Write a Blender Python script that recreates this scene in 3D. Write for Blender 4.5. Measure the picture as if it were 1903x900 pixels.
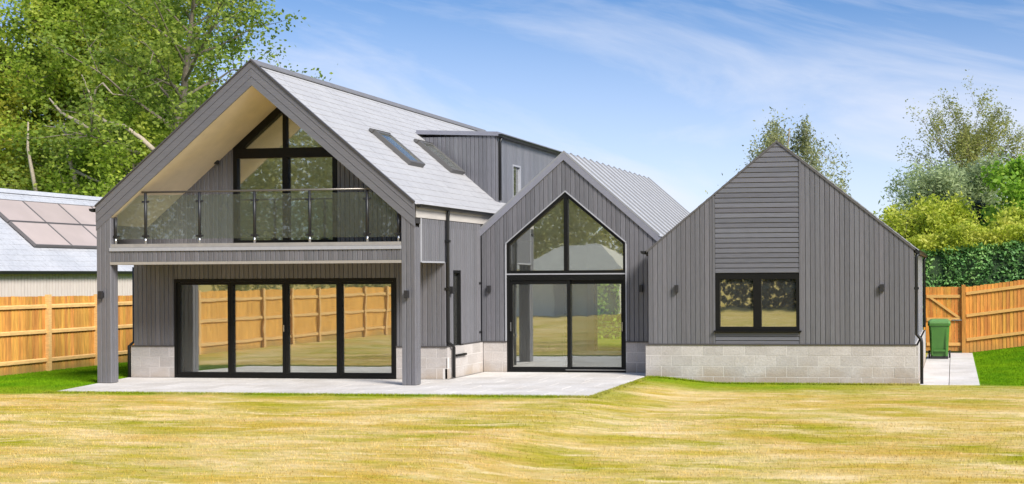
import bpy, math, random
import numpy as np
from mathutils import Matrix, Vector

for o in list(bpy.data.objects):
    bpy.data.objects.remove(o)
SC = bpy.context.scene
COL = SC.collection
R = math.radians
rng = np.random.default_rng(7)
random.seed(7)

# ------------------------------------------------------------------ camera
cam_d = bpy.data.cameras.new('camera')
cam = bpy.data.objects.new('camera', cam_d)
COL.objects.link(cam)
SC.camera = cam
cam_d.sensor_width = 36.0
cam_d.lens = 36.0 * 2250.0 / 1903.0
cam_d.shift_x = -0.2696
cam_d.shift_y = 0.03085
cam_d.clip_end = 2000.0
YAW, ROLL = R(7.7816), R(-0.3177)
rt = Vector((math.cos(YAW), math.sin(YAW), 0)); up = Vector((0, 0, 1)); fw = Vector((-math.sin(YAW), math.cos(YAW), 0))
cx = rt * math.cos(ROLL) + up * math.sin(ROLL)
cy = rt * -math.sin(ROLL) + up * math.cos(ROLL)
M = Matrix.Identity(4)
for i in range(3):
    M[i][0] = cx[i]; M[i][1] = cy[i]; M[i][2] = -fw[i]
M[0][3], M[1][3], M[2][3] = 0.0, -22.773, 2.18
cam.matrix_world = M

# ------------------------------------------------------------------ sky and sun
SUN_EL, SUN_AZ = R(38), R(126)           # azimuth clockwise from +Y
W = bpy.data.worlds.new('World'); SC.world = W; W.use_nodes = True
nt = W.node_tree; nt.nodes.clear()
N = nt.nodes.new; Lk = nt.links.new
out = N('ShaderNodeOutputWorld'); bg = N('ShaderNodeBackground'); bg.inputs[1].default_value = 0.091
sky = N('ShaderNodeTexSky'); sky.sky_type = 'NISHITA'; sky.sun_disc = False
sky.sun_elevation = SUN_EL; sky.sun_rotation = SUN_AZ; sky.air_density = 1.0; sky.dust_density = 0.5; sky.ozone_density = 3.0
tc = N('ShaderNodeTexCoord'); sp = N('ShaderNodeSeparateXYZ'); Lk(tc.outputs['Generated'], sp.inputs[0])
sz = N('ShaderNodeMath'); sz.operation = 'MULTIPLY_ADD'; sz.inputs[1].default_value = 2.0; sz.inputs[2].default_value = 0.03; Lk(sp.outputs[2], sz.inputs[0])
sv = N('ShaderNodeCombineXYZ'); Lk(sp.outputs[0], sv.inputs[0]); Lk(sp.outputs[1], sv.inputs[1]); Lk(sz.outputs[0], sv.inputs[2])
sn = N('ShaderNodeVectorMath'); sn.operation = 'NORMALIZE'; Lk(sv.outputs[0], sn.inputs[0]); Lk(sn.outputs[0], sky.inputs[0])
zz = N('ShaderNodeMath'); zz.operation = 'MAXIMUM'; zz.inputs[1].default_value = 0.0; Lk(sp.outputs[2], zz.inputs[0])
shr = N('ShaderNodeMath'); shr.operation = 'MULTIPLY_ADD'; shr.inputs[1].default_value = 0.17; Lk(sp.outputs[0], shr.inputs[0]); Lk(sp.outputs[2], shr.inputs[2])
cb = N('ShaderNodeCombineXYZ'); Lk(sp.outputs[0], cb.inputs[0]); Lk(sp.outputs[1], cb.inputs[1]); Lk(shr.outputs[0], cb.inputs[2])
mp = N('ShaderNodeMapping'); mp.inputs['Scale'].default_value = (1.9, 1.9, 7.5); mp.inputs['Location'].default_value = (0.0, 0.0, 0.0)
Lk(cb.outputs[0], mp.inputs[0])
n1 = N('ShaderNodeTexNoise'); n1.inputs['Scale'].default_value = 1.6; n1.inputs['Detail'].default_value = 8; n1.inputs['Roughness'].default_value = 0.58; n1.inputs['Distortion'].default_value = 0.6
Lk(mp.outputs[0], n1.inputs['Vector'])
cr = N('ShaderNodeValToRGB'); cr.color_ramp.elements[0].position = 0.47; cr.color_ramp.elements[1].position = 0.76
Lk(n1.outputs[0], cr.inputs[0])
ck = N('ShaderNodeMath'); ck.operation = 'MULTIPLY'; ck.inputs[1].default_value = 0.8; Lk(cr.outputs[0], ck.inputs[0])
# pale haze that whitens every horizon evenly
hz = N('ShaderNodeMapRange'); hz.inputs[1].default_value = 0.0; hz.inputs[2].default_value = 0.22; hz.inputs[3].default_value = 0.88; hz.inputs[4].default_value = 0.0
Lk(zz.outputs[0], hz.inputs[0])
mxh = N('ShaderNodeMixRGB'); Lk(hz.outputs[0], mxh.inputs[0]); hsv = N('ShaderNodeHueSaturation'); hsv.inputs['Saturation'].default_value = 1.12; hsv.inputs['Value'].default_value = 1.04; Lk(sky.outputs[0], hsv.inputs['Color']); Lk(hsv.outputs[0], mxh.inputs[1]); mxh.inputs[2].default_value = (4.2, 4.28, 4.75, 1)
mxc = N('ShaderNodeMixRGB'); Lk(ck.outputs[0], mxc.inputs[0]); Lk(mxh.outputs[0], mxc.inputs[1]); mxc.inputs[2].default_value = (4.4, 4.55, 5.05, 1)
Lk(mxc.outputs[0], bg.inputs[0]); Lk(bg.outputs[0], out.inputs[0])

sun_d = bpy.data.lights.new('sun', 'SUN'); sun_d.energy = 2.6; sun_d.angle = R(20); sun_d.color = (1, 0.955, 0.88)
sun = bpy.data.objects.new('sun', sun_d); COL.objects.link(sun)
sd = Vector((math.sin(SUN_AZ) * math.cos(SUN_EL), math.cos(SUN_AZ) * math.cos(SUN_EL), math.sin(SUN_EL)))
sun.rotation_euler = sd.to_track_quat('Z', 'Y').to_euler()
sun.location = (30, -10, 40)
VS = SC.view_settings
VS.view_transform = 'Standard'; VS.look = 'None'; VS.gamma = 1.0; VS.use_curve_mapping = False
VS.exposure = 1.17
SC.cycles.max_bounces = 10; SC.cycles.transparent_max_bounces = 24; SC.cycles.glossy_bounces = 5
SC.cycles.use_denoising = True
SC.cycles.sample_clamp_indirect = 6.0

# ------------------------------------------------------------------ materials
def mat(name, col, rough=0.7, metal=0.0, var=0.0, noise=None, bump=0.0, bscale=40.0, stretch=(1, 1, 1), spec=0.5, col2=None, cscale=3.0, cdetail=4, per_object=0.0, hue=0.0, ramp=(0.35, 0.68), sheen=0.0):
    m = bpy.data.materials.new(name); m.use_nodes = True
    t = m.node_tree; b = t.nodes['Principled BSDF']
    b.inputs['Sheen Weight'].default_value = sheen; b.inputs['Sheen Roughness'].default_value = 0.28
    b.inputs['Roughness'].default_value = rough; b.inputs['Metallic'].default_value = metal
    b.inputs['Specular IOR Level'].default_value = spec
    base = t.nodes.new('ShaderNodeRGB'); base.outputs[0].default_value = (*col, 1); c = base.outputs[0]
    geo = t.nodes.new('ShaderNodeNewGeometry')
    mp_ = t.nodes.new('ShaderNodeMapping'); mp_.inputs['Scale'].default_value = stretch
    t.links.new(geo.outputs['Position'], mp_.inputs[0])
    if col2:
        n = t.nodes.new('ShaderNodeTexNoise'); n.inputs['Scale'].default_value = cscale; n.inputs['Detail'].default_value = cdetail
        t.links.new(mp_.outputs[0], n.inputs['Vector'])
        rp = t.nodes.new('ShaderNodeValToRGB'); rp.color_ramp.elements[0].position = ramp[0]; rp.color_ramp.elements[1].position = ramp[1]
        t.links.new(n.outputs[0], rp.inputs[0])
        mx = t.nodes.new('ShaderNodeMixRGB'); t.links.new(rp.outputs[0], mx.inputs[0]); t.links.new(c, mx.inputs[1]); mx.inputs[2].default_value = (*col2, 1)
        c = mx.outputs[0]
    if per_object or hue:
        oi = t.nodes.new('ShaderNodeObjectInfo')
        hs = t.nodes.new('ShaderNodeHueSaturation'); t.links.new(c, hs.inputs['Color'])
        mr = t.nodes.new('ShaderNodeMapRange'); mr.inputs[3].default_value = 1 - per_object; mr.inputs[4].default_value = 1 + per_object
        t.links.new(oi.outputs['Random'], mr.inputs[0]); t.links.new(mr.outputs[0], hs.inputs['Value'])
        if hue:
            m1 = t.nodes.new('ShaderNodeMath'); m1.operation = 'MULTIPLY'; m1.inputs[1].default_value = 7.13; t.links.new(oi.outputs['Random'], m1.inputs[0])
            m2 = t.nodes.new('ShaderNodeMath'); m2.operation = 'FRACT'; t.links.new(m1.outputs[0], m2.inputs[0])
            m3 = t.nodes.new('ShaderNodeMapRange'); m3.inputs[3].default_value = 0.5 - hue; m3.inputs[4].default_value = 0.5 + hue
            t.links.new(m2.outputs[0], m3.inputs[0]); t.links.new(m3.outputs[0], hs.inputs['Hue'])
        c = hs.outputs[0]
    if var:
        n2 = t.nodes.new('ShaderNodeTexNoise'); n2.inputs['Scale'].default_value = bscale; n2.inputs['Detail'].default_value = 5
        t.links.new(mp_.outputs[0], n2.inputs['Vector'])
        mr2 = t.nodes.new('ShaderNodeMapRange'); mr2.inputs[1].default_value = 0.3; mr2.inputs[2].default_value = 0.7; mr2.inputs[3].default_value = 1 - var; mr2.inputs[4].default_value = 1 + var
        t.links.new(n2.outputs[0], mr2.inputs[0])
        vm = t.nodes.new('ShaderNodeVectorMath'); vm.operation = 'SCALE'; t.links.new(c, vm.inputs[0]); t.links.new(mr2.outputs[0], vm.inputs['Scale'])
        c = vm.outputs[0]
        if bump:
            bp = t.nodes.new('ShaderNodeBump'); bp.inputs['Strength'].default_value = bump; bp.inputs['Distance'].default_value = 0.01
            t.links.new(n2.outputs[0], bp.inputs['Height']); t.links.new(bp.outputs[0], b.inputs['Normal'])
    t.links.new(c, b.inputs['Base Color'])
    return m

CLAD = mat('cladding', (0.131, 0.128, 0.140), 0.42, spec=0.8, sheen=1.0, var=0.11, bump=0.25, bscale=9, stretch=(6, 6, 0.5), per_object=0.13, hue=0.03)
CLADH = mat('cladding_h', (0.131, 0.128, 0.140), 0.42, spec=0.8, sheen=1.0, var=0.11, bump=0.25, bscale=9, stretch=(0.5, 6, 6), per_object=0.13, hue=0.03)
BACK = mat('cladding_backing', (0.03, 0.028, 0.028), 0.9)
TRIMG = mat('trim_grey', (0.19, 0.18, 0.19), 0.55, var=0.06, bscale=12)
TRIML = mat('trim_pale', (0.36, 0.36, 0.38), 0.5, var=0.05, bscale=12)
FASCIA = mat('fascia_pale', (0.50, 0.465, 0.43), 0.6, var=0.08, bscale=8, stretch=(1, 0.3, 3))
BLOCK = mat('concrete_block', (0.475, 0.44, 0.415), 0.9, var=0.12, bump=0.5, bscale=38, per_object=0.09, col2=(0.43, 0.39, 0.36), cscale=3.5)
MORTAR = mat('mortar', (0.62, 0.585, 0.55), 0.95, var=0.08, bump=0.3, bscale=60)
BLACK = mat('black_aluminium', (0.006, 0.006, 0.0055), 0.5, var=0.1, bscale=10, spec=0.25)
PIPE = mat('black_plastic', (0.010, 0.010, 0.010), 0.42)
SLATE = mat('slate', (0.40, 0.39, 0.388), 0.55, var=0.06, bump=0.25, bscale=14, col2=(0.435, 0.425, 0.42), cscale=1.6)
ZINC = mat('zinc', (0.58, 0.575, 0.575), 0.40, metal=0.3, var=0.06, bscale=4, per_object=0.04)
ZSEAM_SHADE = mat('zinc_seam_shaded', (0.27, 0.27, 0.275), 0.45, metal=0.1)  # ribs' shaded front faces put into a darker zinc colour
ZINCT = mat('zinc_trim', (0.25, 0.25, 0.29), 0.42, metal=0.2, var=0.05, bscale=6)
SOFFIT = mat('soffit_cream', (0.90, 0.75, 0.53), 0.7, var=0.05, bscale=4)
PAVE = mat('paving', (0.65, 0.61, 0.57), 0.85, var=0.10, bump=0.2, bscale=22, per_object=0.06, col2=(0.55, 0.505, 0.455), cscale=1.4)
JOINT = mat('paving_joint', (0.24, 0.21, 0.17), 0.95, var=0.1, bscale=30)
STEEL = mat('steel', (0.55, 0.55, 0.55), 0.3, metal=0.9)
RAILM = mat('handrail_bronze', (0.17, 0.155, 0.14), 0.32, metal=0.6)
STEELD = mat('steel_dark', (0.018, 0.018, 0.02), 0.45, metal=0.0)
CREAM = mat('interior_plaster', (0.90, 0.87, 0.78), 0.85, var=0.03, bscale=3)
INTFLOOR = mat('interior_floor', (0.80, 0.78, 0.72), 0.5, var=0.05, bscale=3)
WHITE = mat('white_paint', (0.72, 0.72, 0.72), 0.5)
FENCE = mat('fence_wood', (0.70, 0.35, 0.075), 0.75, var=0.20, bump=0.4, bscale=7, stretch=(5, 5, 0.5), per_object=0.17, hue=0.012, col2=(0.54, 0.255, 0.05), cscale=2.2)
FRAIL = mat('fence_rail', (0.72, 0.45, 0.17), 0.75, var=0.16, bump=0.3, bscale=7, stretch=(1, 1, 5), per_object=0.08)
GATEW = mat('gate_wood', (0.66, 0.285, 0.042), 0.7, var=0.20, bump=0.4, bscale=7, stretch=(5, 5, 0.5), per_object=0.17, hue=0.01, col2=(0.47, 0.18, 0.025), cscale=2.2)
GRAIL = mat('gate_rail', (0.66, 0.36, 0.10), 0.75, var=0.14, bscale=7, stretch=(1, 1, 5), per_object=0.06)
BIN = mat('bin_green', (0.058, 0.17, 0.026), 0.45, var=0.08, bscale=6)
BINLID = mat('bin_lid', (0.12, 0.26, 0.07), 0.4, var=0.08, bscale=6)
RUBBER = mat('rubber', (0.015, 0.015, 0.015), 0.7)
PANEL = mat('solar_glass', (0.46, 0.375, 0.34), 0.30, var=0.06, bscale=1.5, per_object=0.08, spec=0.6)
PFRAME = mat('panel_frame', (0.07, 0.065, 0.065), 0.4)
SFRAME = mat('solar_frame', (0.15, 0.135, 0.13), 0.4)
NWALL = mat('neighbour_boards', (0.60, 0.52, 0.48), 0.8, var=0.07, bscale=6, stretch=(3, 3, 0.4))
BARK = mat('bark', (0.20, 0.165, 0.12), 0.9, var=0.3, bump=0.6, bscale=8, stretch=(2, 2, 0.5))
BARKP = mat('bark_pale', (0.42, 0.35, 0.26), 0.85, var=0.25, bump=0.5, bscale=8, stretch=(2, 2, 2))
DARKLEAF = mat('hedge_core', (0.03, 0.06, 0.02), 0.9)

def stain(m, z0, z1, col, amount):
    t = m.node_tree; b = t.nodes['Principled BSDF']; src = b.inputs['Base Color'].links[0].from_socket
    geo = t.nodes.new('ShaderNodeNewGeometry'); sx = t.nodes.new('ShaderNodeSeparateXYZ'); t.links.new(geo.outputs['Position'], sx.inputs[0])
    n = t.nodes.new('ShaderNodeTexNoise'); n.inputs['Scale'].default_value = 1.7; n.inputs['Detail'].default_value = 6; t.links.new(geo.outputs['Position'], n.inputs['Vector'])
    ma = t.nodes.new('ShaderNodeMath'); ma.operation = 'MULTIPLY_ADD'; ma.inputs[1].default_value = -0.9; t.links.new(n.outputs[0], ma.inputs[0]); t.links.new(sx.outputs[2], ma.inputs[2])
    mr = t.nodes.new('ShaderNodeMapRange'); mr.inputs[1].default_value = z0 - 0.45; mr.inputs[2].default_value = z1 - 0.45; mr.inputs[3].default_value = amount; mr.inputs[4].default_value = 0.0; t.links.new(ma.outputs[0], mr.inputs[0])
    mx = t.nodes.new('ShaderNodeMixRGB'); t.links.new(mr.outputs[0], mx.inputs[0]); t.links.new(src, mx.inputs[1]); mx.inputs[2].default_value = (*col, 1); t.links.new(mx.outputs[0], b.inputs['Base Color'])
stain(BLOCK, -0.12, 0.22, (0.34, 0.25, 0.16), 0.6)      # soil splashed up by rain
stain(FENCE, -0.05, 0.30, (0.30, 0.21, 0.06), 0.7); stain(GATEW, -0.05, 0.35, (0.34, 0.19, 0.05), 0.6)
def glass_mat(name, refl, tint=(0.93, 0.97, 0.93), bump=0.0012):
    m = bpy.data.materials.new(name); m.use_nodes = True
    t = m.node_tree; t.nodes.clear()
    o = t.nodes.new('ShaderNodeOutputMaterial'); mx = t.nodes.new('ShaderNodeMixShader')
    tr = t.nodes.new('ShaderNodeBsdfTransparent'); tr.inputs[0].default_value = (*tint, 1)
    gl = t.nodes.new('ShaderNodeBsdfGlossy'); gl.inputs['Roughness'].default_value = 0.015; gl.inputs[0].default_value = (0.97, 0.98, 0.95, 1)
    fr = t.nodes.new('ShaderNodeFresnel'); fr.inputs[0].default_value = 1.5
    mr = t.nodes.new('ShaderNodeMapRange'); mr.inputs[1].default_value = 0.0; mr.inputs[2].default_value = 1.0; mr.inputs[3].default_value = refl; mr.inputs[4].default_value = 1.0
    t.links.new(fr.outputs[0], mr.inputs[0]); t.links.new(mr.outputs[0], mx.inputs[0])
    if bump:
        geo = t.nodes.new('ShaderNodeNewGeometry'); n = t.nodes.new('ShaderNodeTexNoise'); n.inputs['Scale'].default_value = 1.3; n.inputs['Detail'].default_value = 2
        t.links.new(geo.outputs['Position'], n.inputs['Vector'])
        bp = t.nodes.new('ShaderNodeBump'); bp.inputs['Strength'].default_value = bump; bp.inputs['Distance'].default_value = 1.0
        t.links.new(n.outputs[0], bp.inputs['Height']); t.links.new(bp.outputs[0], gl.inputs['Normal'])
    t.links.new(tr.outputs[0], mx.inputs[1]); t.links.new(gl.outputs[0], mx.inputs[2])
    df = t.nodes.new('ShaderNodeBsdfDiffuse'); df.inputs[0].default_value = (0.75, 0.74, 0.68, 1); m2 = t.nodes.new('ShaderNodeMixShader'); m2.inputs[0].default_value = 0.035   # milky veil of light mixed in to pale and soften the reflections
    t.links.new(mx.outputs[0], m2.inputs[1]); t.links.new(df.outputs[0], m2.inputs[2]); t.links.new(m2.outputs[0], o.inputs[0])
    return m
GLASS = glass_mat('window_glass', 0.39)
GLASSC = glass_mat('clean_glass', 0.20)
CLEAR = glass_mat('balustrade_glass', 0.06, tint=(0.80, 0.85, 0.82), bump=0.0006)

def leaf_mat(name, a, b, c, trans=0.35, nscale=0.9):
    m = bpy.data.materials.new(name); m.use_nodes = True
    t = m.node_tree; t.nodes.clear()
    o = t.nodes.new('ShaderNodeOutputMaterial'); mx = t.nodes.new('ShaderNodeMixShader'); mx.inputs[0].default_value = trans
    d = t.nodes.new('ShaderNodeBsdfPrincipled'); d.inputs['Roughness'].default_value = 0.55; d.inputs['Specular IOR Level'].default_value = 0.35
    tl = t.nodes.new('ShaderNodeBsdfTranslucent')
    geo = t.nodes.new('ShaderNodeNewGeometry')
    rp = t.nodes.new('ShaderNodeValToRGB'); e = rp.color_ramp.elements
    e[0].color = (*a, 1); e[1].color = (*c, 1); x = e.new(0.5); x.color = (*b, 1)
    n = t.nodes.new('ShaderNodeTexNoise'); n.inputs['Scale'].default_value = nscale; n.inputs['Detail'].default_value = 2
    t.links.new(geo.outputs['Position'], n.inputs['Vector'])
    mr = t.nodes.new('ShaderNodeMapRange'); mr.inputs[1].default_value = 0.35; mr.inputs[2].default_value = 0.65; mr.inputs[3].default_value = -0.05; mr.inputs[4].default_value = 0.68
    t.links.new(n.outputs[0], mr.inputs[0])
    ma = t.nodes.new('ShaderNodeMath'); ma.operation = 'MULTIPLY_ADD'; ma.inputs[1].default_value = 0.45
    t.links.new(geo.outputs['Random Per Island'], ma.inputs[0]); t.links.new(mr.outputs[0], ma.inputs[2])
    t.links.new(ma.outputs[0], rp.inputs[0])
    t.links.new(rp.outputs[0], d.inputs['Base Color']); t.links.new(rp.outputs[0], tl.inputs[0])
    t.links.new(d.outputs[0], mx.inputs[1]); t.links.new(tl.outputs[0], mx.inputs[2]); t.links.new(mx.outputs[0], o.inputs[0])
    return m
LEAF_A = leaf_mat('leaf_bright', (0.14, 0.22, 0.02), (0.33, 0.45, 0.045), (0.58, 0.63, 0.09), 0.52)
LEAF_Y = leaf_mat('leaf_yellowgreen', (0.19, 0.24, 0.02), (0.42, 0.46, 0.045), (0.64, 0.60, 0.10), 0.52)
LEAF_D = leaf_mat('leaf_oak', (0.09, 0.15, 0.02), (0.23, 0.32, 0.045), (0.42, 0.48, 0.08), 0.48)
LEAF_BI = leaf_mat('leaf_birch', (0.19, 0.21, 0.10), (0.33, 0.35, 0.16), (0.48, 0.49, 0.22), 0.5)
LEAF_PO = leaf_mat('leaf_poplar', (0.19, 0.20, 0.08), (0.35, 0.36, 0.10), (0.50, 0.48, 0.14), 0.52)
LEAF_W = leaf_mat('leaf_willow', (0.20, 0.25, 0.12), (0.38, 0.46, 0.22), (0.56, 0.64, 0.34), 0.5, 0.6)
LEAF_G = leaf_mat('leaf_gold', (0.22, 0.30, 0.02), (0.48, 0.55, 0.05), (0.70, 0.69, 0.13), 0.5, 1.4)
LEAF_L = leaf_mat('leaf_laurel', (0.07, 0.16, 0.05), (0.17, 0.37, 0.10), (0.34, 0.55, 0.17), 0.3, 2.0)
LEAF_F = leaf_mat('leaf_lime', (0.10, 0.20, 0.015), (0.24, 0.44, 0.035), (0.42, 0.58, 0.07), 0.5)
LEAF_FAR = leaf_mat('leaf_far', (0.52, 0.53, 0.27), (0.62, 0.62, 0.33), (0.70, 0.69, 0.40), 0.6, 0.3)  # paled well beyond real foliage to make up for backlit, shaded crowns
LEAF_K = leaf_mat('leaf_conifer', (0.012, 0.025, 0.018), (0.03, 0.05, 0.035), (0.06, 0.085, 0.055), 0.1)

# ------------------------------------------------------------------ mesh helpers
class MB:
    def __init__(s): s.v = []; s.f = []
    def add(s, verts, faces):
        b = len(s.v); s.v += [tuple(p) for p in verts]; s.f += [tuple(i + b for i in f) for f in faces]
    def box(s, x0, x1, y0, y1, z0, z1):
        s.add([(x0, y0, z0), (x1, y0, z0), (x1, y1, z0), (x0, y1, z0), (x0, y0, z1), (x1, y0, z1), (x1, y1, z1), (x0, y1, z1)],
              [(3, 2, 1, 0), (4, 5, 6, 7), (0, 1, 5, 4), (1, 2, 6, 5), (2, 3, 7, 6), (3, 0, 4, 7)])
        return s
    def prism(s, poly, d):
        """poly: 3-D points in order, d: extrusion vector"""
        n = len(poly); d = Vector(d); p = [Vector(q) for q in poly]
        nrm = Vector((0, 0, 0))
        for i in range(n): nrm += p[i].cross(p[(i + 1) % n])
        if nrm.dot(d) > 0: p = p[::-1]
        s.add(p + [q + d for q in p], [tuple(range(n)), tuple(range(2 * n - 1, n - 1, -1))] + [(i, i + n, (i + 1) % n + n, (i + 1) % n) for i in range(n)])
        return s
    def tube(s, pts, rad, n=8, caps=True):
        pts = [Vector(p) for p in pts]
        rad = rad if isinstance(rad, (list, tuple)) else [rad] * len(pts)
        b = len(s.v); prev = None
        for i, p in enumerate(pts):
            t = (pts[min(i + 1, len(pts) - 1)] - pts[max(i - 1, 0)]).normalized()
            if prev is None:
                u = t.orthogonal().normalized()
            else:
                u = (prev - t * prev.dot(t)).normalized()
            prev = u; w = t.cross(u)
            for k in range(n):
                a = 2 * math.pi * k / n
                s.v.append(tuple(p + (u * math.cos(a) + w * math.sin(a)) * rad[i]))
        for i in range(len(pts) - 1):
            for k in range(n):
                s.f.append((b + i * n + k, b + i * n + (k + 1) % n, b + (i + 1) * n + (k + 1) % n, b + (i + 1) * n + k))
        if caps:
            s.f.append(tuple(b + k for k in range(n - 1, -1, -1))); e = b + (len(pts) - 1) * n
            s.f.append(tuple(e + k for k in range(n)))
        return s
    def build(s, name, m, parent=None, smooth=False):
        me = bpy.data.meshes.new(name); me.from_pydata(s.v, [], s.f); me.update()
        return link(name, me, m, parent, smooth)

def link(name, me, m, parent=None, smooth=False):
    if m and not me.materials: me.materials.append(m)
    if smooth: me.polygons.foreach_set('use_smooth', [True] * len(me.polygons))
    o = bpy.data.objects.new(name, me); COL.objects.link(o); o.parent = parent
    return o
def tag(o, label=None, cat=None, group=None, kind=None):
    if label: o['label'] = label
    if cat: o['category'] = cat
    if group: o['group'] = group
    if kind: o['kind'] = kind
    return o
def empty(name, loc, label, cat, group=None):
    o = bpy.data.objects.new(name, None); COL.objects.link(o); o.location = loc
    o.empty_display_size = 0.2
    OFF[o.name] = Vector(loc)
    return tag(o, label, cat, group)
OFF = {}
def settle(root):
    """children were modelled in world coordinates: keep them there under a root that stands at the thing's base"""
    bpy.context.view_layer.update()
    inv = Matrix.Translation(-root.location)
    for c in root.children: c.matrix_parent_inverse = inv

def quads_mesh(name, V, m, parent=None, F=None, smooth=False):
    """V: (n,k,3) array of k-gons"""
    n, k, _ = V.shape
    me = bpy.data.meshes.new(name)
    me.vertices.add(n * k); me.vertices.foreach_set('co', V.reshape(-1).astype(np.float32))
    me.loops.add(n * k); me.loops.foreach_set('vertex_index', np.arange(n * k, dtype=np.int32))
    me.polygons.add(n); me.polygons.foreach_set('loop_start', np.arange(0, n * k, k, dtype=np.int32)); me.polygons.foreach_set('loop_total', np.full(n, k, dtype=np.int32))
    me.update(calc_edges=True)
    return link(name, me, m, parent, smooth)

# wall frames: point = o + a*A + n*N + z*Z
class Wall:
    def __init__(s, o, A, Nn): s.o = Vector(o); s.A = Vector(A); s.N = Vector(Nn)
    def P(s, a, n, z): return s.o + s.A * a + s.N * n + Vector((0, 0, z))

def pieces(a0, a1, step, ztop, zbot, opens, breaks=()):
    cuts = set([a0, a1])
    k = max(1, round((a1 - a0) / step))
    grid = [a0 + (a1 - a0) * i / k for i in range(k + 1)]
    for g in grid: cuts.add(g)
    for o in opens: cuts.add(min(max(o[0], a0), a1)); cuts.add(min(max(o[1], a0), a1))
    for b in breaks: cuts.add(b)
    cs = sorted(cuts); c2 = [cs[0]]
    for c in cs[1:]:
        if c - c2[-1] > 0.024: c2.append(c)
        elif c in grid: pass
        else: c2[-1] = c if len(c2) > 1 else c2[-1]
    c2[-1] = a1
    res = []
    for s0, s1 in zip(c2[:-1], c2[1:]):
        mid = (s0 + s1) / 2
        segs = [(zbot, ztop)]
        for (oa, ob, lo, hi) in opens:
            if oa - 1e-4 < mid < ob + 1e-4:
                segs = [(zbot, lo), (hi, ztop)]
        for (f0, f1) in segs:
            b0, b1, t0, t1 = f0(s0), f0(s1), f1(s0), f1(s1)
            if (t0 - b0) + (t1 - b1) > 0.05 and t0 - b0 > -0.02 and t1 - b1 > -0.02:
                res.append((s0, s1, b0, b1, max(t0, b0 + 0.001), max(t1, b1 + 0.001)))
    return res

def vboard(w, pc, name, parent, m=None, th=0.024, gap=0.009, ch=0.006, base=0.0):
    s0, s1, b0, b1, t0, t1 = pc
    g = gap / 2
    prof = [(s0 + g, base), (s0 + g, base + th - ch), (s0 + g + ch, base + th), (s1 - g - ch, base + th), (s1 - g, base + th - ch), (s1 - g, base)]
    f = lambda a, z0, z1: z0 + (z1 - z0) * (a - s0) / (s1 - s0)
    mb = MB()
    lo = [w.P(a, n, f(a, b0, b1)) for a, n in prof]; hi = [w.P(a, n, f(a, t0, t1)) for a, n in prof]
    k = 6
    fl = [(i, (i + 1) % k, (i + 1) % k + k, i + k) for i in range(k)] + [tuple(range(k - 1, -1, -1)), tuple(range(k, 2 * k))]
    mb.add(lo + hi, fl)
    ob = mb.build(name, m or CLAD, parent)
    return ob

def clad_wall(name, w, a0, a1, ztop, zbot, opens, parent, step=0.104, breaks=(), back_th=0.18, joined=False, label=None, m=None):
    mb = MB()
    for (s0, s1, b0, b1, t0, t1) in pieces(a0, a1, 50, ztop, zbot, opens, breaks):
        mb.prism([w.P(s0, -0.004, b0), w.P(s1, -0.004, b1), w.P(s1, -0.004, t1), w.P(s0, -0.004, t0)], w.N * -back_th)
    part = mb.build(name, BACK, parent)
    if label: part['label'] = label
    ps = pieces(a0, a1, step, ztop, zbot, opens, breaks)
    for pc in ps: vboard(w, pc, 'board', part, m)
    return part

def bar(mb, w, a0, a1, z0, z1, n0, n1):
    p = [w.P(a0, n0, z0), w.P(a1, n0, z0), w.P(a1, n0, z1), w.P(a0, n0, z1)]
    mb.prism(p, w.N * (n1 - n0)); return mb

def MB_bar(w, a0, a1, z0, z1, n0, n1, name):
    return bar(MB(), w, a0, a1, z0, z1, n0, n1).build(name, PFRAME, house)

def blocks(name, w, a0, a1, z0, z1, parent, depth=0.10, shift=0.0):
    """running-bond blockwork, each block a piece of its own; face at n = 0"""
    mb = MB(); bar(mb, w, a0, a1, z0, z1, -depth, -0.004)
    part = mb.build(name, MORTAR, parent)
    top = z1; row = 0
    while top > z0 + 0.03:
        bot = max(top - 0.211, z0)
        a = a0 - (0.225 if (row % 2) else 0.0) - shift
        while a < a1 - 0.01:
            b0, b1 = max(a, a0), min(a + 0.436, a1)
            if b1 - b0 > 0.03:
                m = MB(); j = random.uniform(-0.0015, 0.002)
                bar(m, w, b0, b1, bot, top, -0.05, j)
                m.build('block', BLOCK, part)
            a += 0.45
        top -= 0.225; row += 1
    return part

def gable(xc, zr, k): return lambda x: zr - k * abs(x - xc)
def const(c): return lambda x: c

# ------------------------------------------------------------------ ground
def sstep(a, b, x):
    t = np.clip((x - a) / (b - a), 0, 1); return t * t * (3 - 2 * t)
def ground_z(x, y):
    z = -0.014 - 0.126 * sstep(-6.4, -4.8, x) - 0.045 * (1 - sstep(-20.5, -18, x))
    bank = np.clip(x - 0.45, 0, 12) * 0.128 * sstep(2.3, 9.0, y) * (1 - sstep(30, 60, y))
    hum = 0.02 * np.sin(x * 0.55 + 1) * np.sin(y * 0.42) * (1 - sstep(-3.5, -1.8, y))
    return z + bank + hum * (y < -1.8)
def axis(lo, hi, step, far, n):
    c = np.arange(lo, hi + 1e-6, step); g = np.geomspace(step, far, n)
    return np.concatenate([(lo - g)[::-1], c, hi + g])
gx = axis(-26, 8, 0.5, 500, 22); gy = axis(-16, 16, 0.5, 500, 22)
GX, GY = np.meshgrid(gx, gy, indexing='xy'); GZ = ground_z(GX, GY)
V = np.stack([GX, GY, GZ], -1).reshape(-1, 3); nx, ny = len(gx), len(gy)
F = [(j * nx + i, j * nx + i + 1, (j + 1) * nx + i + 1, (j + 1) * nx + i) for j in range(ny - 1) for i in range(nx - 1)]

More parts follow.
